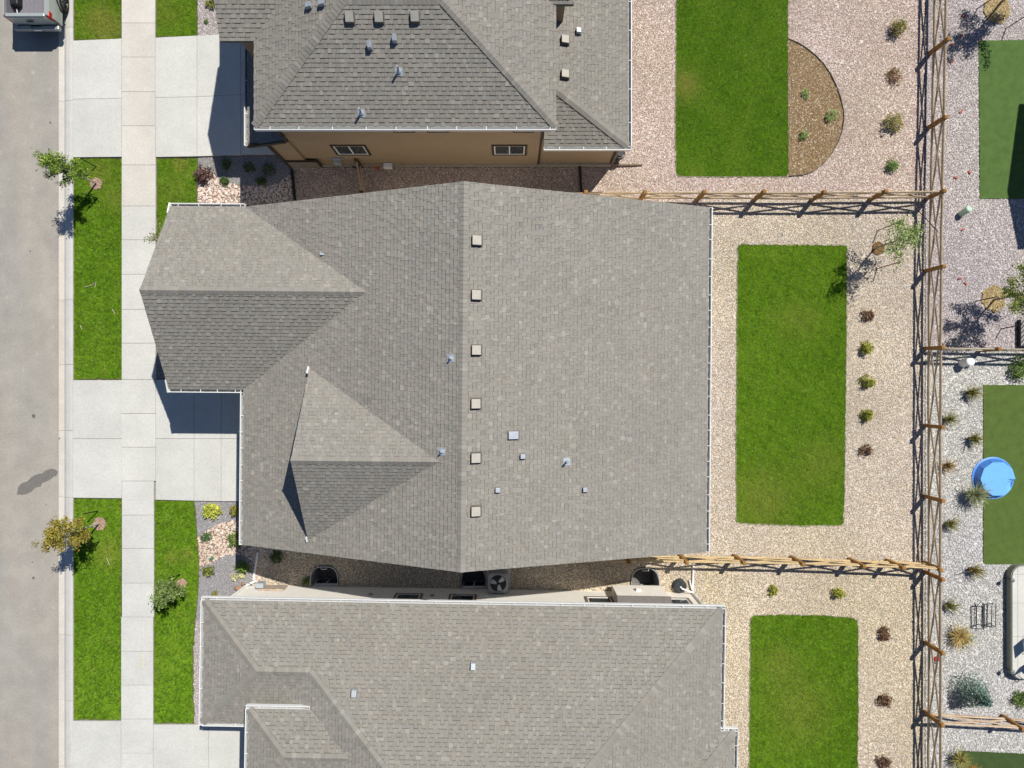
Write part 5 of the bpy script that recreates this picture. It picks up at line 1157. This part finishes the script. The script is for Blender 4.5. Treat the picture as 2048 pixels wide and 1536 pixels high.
b.add(S, [(i * n_ + k, i * n_ + (k + 1) % n_, (i + 1) * n_ + (k + 1) % n_, (i + 1) * n_ + k) for i in range(3) for k in range(n_)]); b.build('wall', M_POOL, pool)
b = MB(); b.tube([(q.x + .87 * math.cos(6.2832 * k / n_), q.y + .87 * math.sin(6.2832 * k / n_), .03) for k in range(n_ + 1)], .024, 7, cap=False); b.build('rim', mat('pool_rim', (.14, .36, .78), rough=.35), pool)
b = MB(); A1 = rg(.73, .342, True); A2 = [(q.x - .03 + .42 * math.cos(6.2832 * k / n_), q.y + .42 * math.sin(6.2832 * k / n_), .340) for k in range(n_)]
b.add(A1 + A2 + [(q.x - .03, q.y, .338)], [(k, (k + 1) % n_, n_ + (k + 1) % n_, n_ + k) for k in range(n_)] + [(n_ + k, n_ + (k + 1) % n_, 2 * n_) for k in range(n_)]); b.build('base', M_POOLF, pool)
# patio ------------------------------------------------------------------
pt = empty('patio', (20.9, -10, 0), 'raised pale concrete patio at the right edge', 'patio', kind='structure')
b = MB(); b.prism(PATIO, -.05, .315); b.build('patio_base', mat('patio_side', (.22, .225, .18), rough=.85, var=.15), pt)
xs = [20.5, 21.12, 22.4, 23.7, 24.6]; ys = [-13, -11.95, -10.55, -9.15, -7.95, -7.2]; pin = rounded(20.90, -12.31, 24.2, -7.62, .42)
for i in range(len(xs) - 1):
    for k in range(len(ys) - 1):
        c = clip(rect(xs[i] + .006, ys[k] + .006, xs[i + 1] - .006, ys[k + 1] - .006), pin)
        if len(c) > 2 and area2(c) > .01:
            b = MB(); b.prism(c, .31, .352); o = b.build('slab', M_CONC, pt); o.color = (1.06, 1.05, 1.02, 1)
for (y, t) in ((-8.15, 'upper'), (-11.95, 'lower')):
    e = empty('garden_light', (20.78, y, 0), 'small round garden light on the patio edge, %s one' % t, 'light', 'garden lights')
    b = MB(); b.tube([(20.78, y, -.05), (20.78, y, .5)], .018, 8); b.build('post', M_BLACK, e)
    b = MB(); b.tube([(20.78, y, .47), (20.78, y, .50), (20.78, y, .55), (20.78, y, .58)], [.05, .085, .085, .03], 14); b.build('head', mat('lamp_head', (.16, .20, .17), rough=.4), e)
def chair(label, x, y, rz, m):
    e = empty('patio_chair', (x, y, .352), label, 'chair', 'patio chairs'); R = Matrix.Translation((x, y, .352)) @ Matrix.Rotation(rz, 4, 'Z')
    def tb(name, pts, r): b = MB(); b.tube([R @ Vector(p) for p in pts], r, 7); b.build(name, M_BLACK, e)
    for sx in (-1, 1):
        tb('leg', [(sx * .27, -.25, 0), (sx * .27, -.22, .62), (sx * .27, .2, .64), (sx * .27, .28, 0)], .014)
    b = MB(); b.add([R @ Vector(p) for p in [(-.25, -.25, .42), (.25, -.25, .42), (.25, .22, .38), (-.25, .22, .38), (-.25, -.25, .40), (.25, -.25, .40), (.25, .22, .36), (-.25, .22, .36)]], [(0, 1, 2, 3), (7, 6, 5, 4), (0, 4, 5, 1), (1, 5, 6, 2), (2, 6, 7, 3), (3, 7, 4, 0)]); b.build('seat', m, e)
    b = MB(); b.add([R @ Vector(p) for p in [(-.25, .22, .40), (.25, .22, .40), (.25, .36, .95), (-.25, .36, .95), (-.25, .24, .40), (.25, .24, .40), (.25, .38, .95), (-.25, .38, .95)]], [(0, 1, 2, 3), (7, 6, 5, 4), (0, 4, 5, 1), (1, 5, 6, 2), (2, 6, 7, 3), (3, 7, 4, 0)]); b.build('backrest', m, e)
M_SLING = mat('dark_sling', (.10, .085, .06), rough=.8)
chair('dark metal patio chair cut by the right edge, upper one', 21.75, -10.65, 1.7, M_SLING); chair('dark patio chair at the lower patio corner', 21.75, -11.75, .9, M_SLING)
# black folding frame on the grey gravel ------------------------------------
fr = empty('metal_frame', g3(1968, 1232), 'black metal folding frame lying on the grey gravel', 'frame')
def fb(name, pts, z): 
    b = MB(); b.tube([g3(x, y, z_) for (x, y), z_ in zip(pts, z)], .017, 6); b.build(name, mat('frame_steel', (.045, .05, .06), rough=.4, metal=.4), fr)
fb('frame_bar', [(1944, 1212), (1966, 1213), (1966, 1258), (1943, 1256), (1944, 1212)], [.06] * 5); fb('frame_bar', [(1969, 1208), (1992, 1206), (1991, 1252), (1969, 1254), (1969, 1208)], [.10, .34, .34, .10, .10])
fb('hinge_bar', [(1967, 1206), (1967, 1260)], [.3, .3]); fb('leg', [(1953, 1212), (1953, 1250)], [.1, .1]); fb('leg', [(1975, 1210), (1974, 1252)], [.2, .2]); fb('leg', [(1984, 1206), (1983, 1252)], [.2, .2]); fb('leg', [(1955, 1211), (1962, 1203), (1967, 1208)], [.1, .25, .3]); fb('leg', [(1969, 1250), (1980, 1247), (1990, 1254)], [.15, .3, .1]); fb('leg', [(1944, 1254), (1955, 1249), (1966, 1250)], [.1, .2, .25])
# slatted deck panel at the right edge
dk = empty('slatted_deck', g3(2050, 668), 'grey slatted deck corner at the right edge above the fence', 'deck')
x0, y0 = g(2034, 692); x1, y1 = g(2120, 640)
b = MB(); b.box(x0, x1, y0, y1, -.02, .22); b.build('deck_base', M_BLACK, dk)
for k in range(15):
    c = clip([(x0 - 2 + k * .16, y0 - .2), (x0 - 2 + k * .16 + .1, y0 - .2), (x0 - 2 + k * .16 + 1.5, y0 + 1.5), (x0 - 2 + k * .16 + 1.4, y0 + 1.5)], ccw(rect(x0, y0, x1, y1)))
    if len(c) > 2 and abs(area2(c)) > .005: b = MB(); b.prism(c, .221, .25); b.build('slat', mat('deck_slat', (.30, .28, .27), rough=.8), dk)
# scattered red fragments
for k, (x, y, lb) in enumerate(((1927, 33, 'near the upper straw mulch ring'), (1922, 72, 'in the mottled tree shade at upper right'), (1902, 89, 'beside the upper fence post'), (1903, 124, 'below the upper fence post'), (1938, 345, 'left of the upper turf near its foot'), (1911, 356, 'by the fence corner'), (1925, 459, 'below the pale green pipe'), (1919, 557, 'above the leafy straw-ring tree, upper'), (1930, 567, 'above the leafy straw-ring tree, lower'), (1921, 224, 'left of the upper turf near its middle'))):
    b = MB(); q = g3(x, y); a = random.uniform(0, 3); R = Matrix.Translation((q.x, q.y, .03)) @ Matrix.Rotation(a, 4, 'Z'); b.box(-.075, .075, -.035, .035, -.01, .03, R=R)
    tag(b.build('red_brick_chip', mat('red_chip', (.42, .10, .07), rough=.8), bevel=.01), 'small red fragment in the mauve gravel %s' % lb, 'fragment', 'red fragments')
b = MB(); q = g3(1872, 1317); b.tube([(q.x, q.y, 0), (q.x, q.y, .1), (q.x, q.y, .16)], [.11, .1, .02], 10); toy = tag(b.build('toy', mat('toy_red', (.55, .05, .05), rough=.4)), 'small red and white toy lying inside the rear fence line', 'toy')
b = MB(); q = g3(1872, 1323); b.tube([(q.x, q.y, 0), (q.x, q.y, .1)], [.07, .05], 10); b.build('toy_base', M_WHITE, toy)

# black landscape edging dividing the gravel alleys, and twigs on the lawns
for (p, lb) in ((((584, 341), (590, 400)), 'black edging strip dividing cobbles from the alley gravel'), (((1159, 329), (1163, 390)), 'black edging strip across the shaded alley near its rear end')):
    b = MB(); b.bar(g3(*p[0], .05), g3(*p[1], .05), .09, .14); tag(b.build('landscape_edging', M_BLACK), lb, 'edging', 'landscape edging strips')
M_TWIG = mat('dry_twig', (.50, .42, .30), rough=.9)
for (pts, lb) in ((((170, 574), (184, 570), (192, 563), (190, 575)), 'dry forked twig lying on the green-tree lawn strip'), (((224, 618), (230, 628)), 'short dry twig right of the forked one'), (((160, 650), (164, 659)), 'short pale twig near the kerb on the green-tree strip'), (((213, 1115), (219, 1130)), 'dry twig on the lower lawn strip below the yellowing tree')):
    b = MB(); b.tube([g3(x, y, .06) for x, y in pts], .014, 5); tag(b.build('twig', M_TWIG), lb, 'twig', 'fallen twigs')
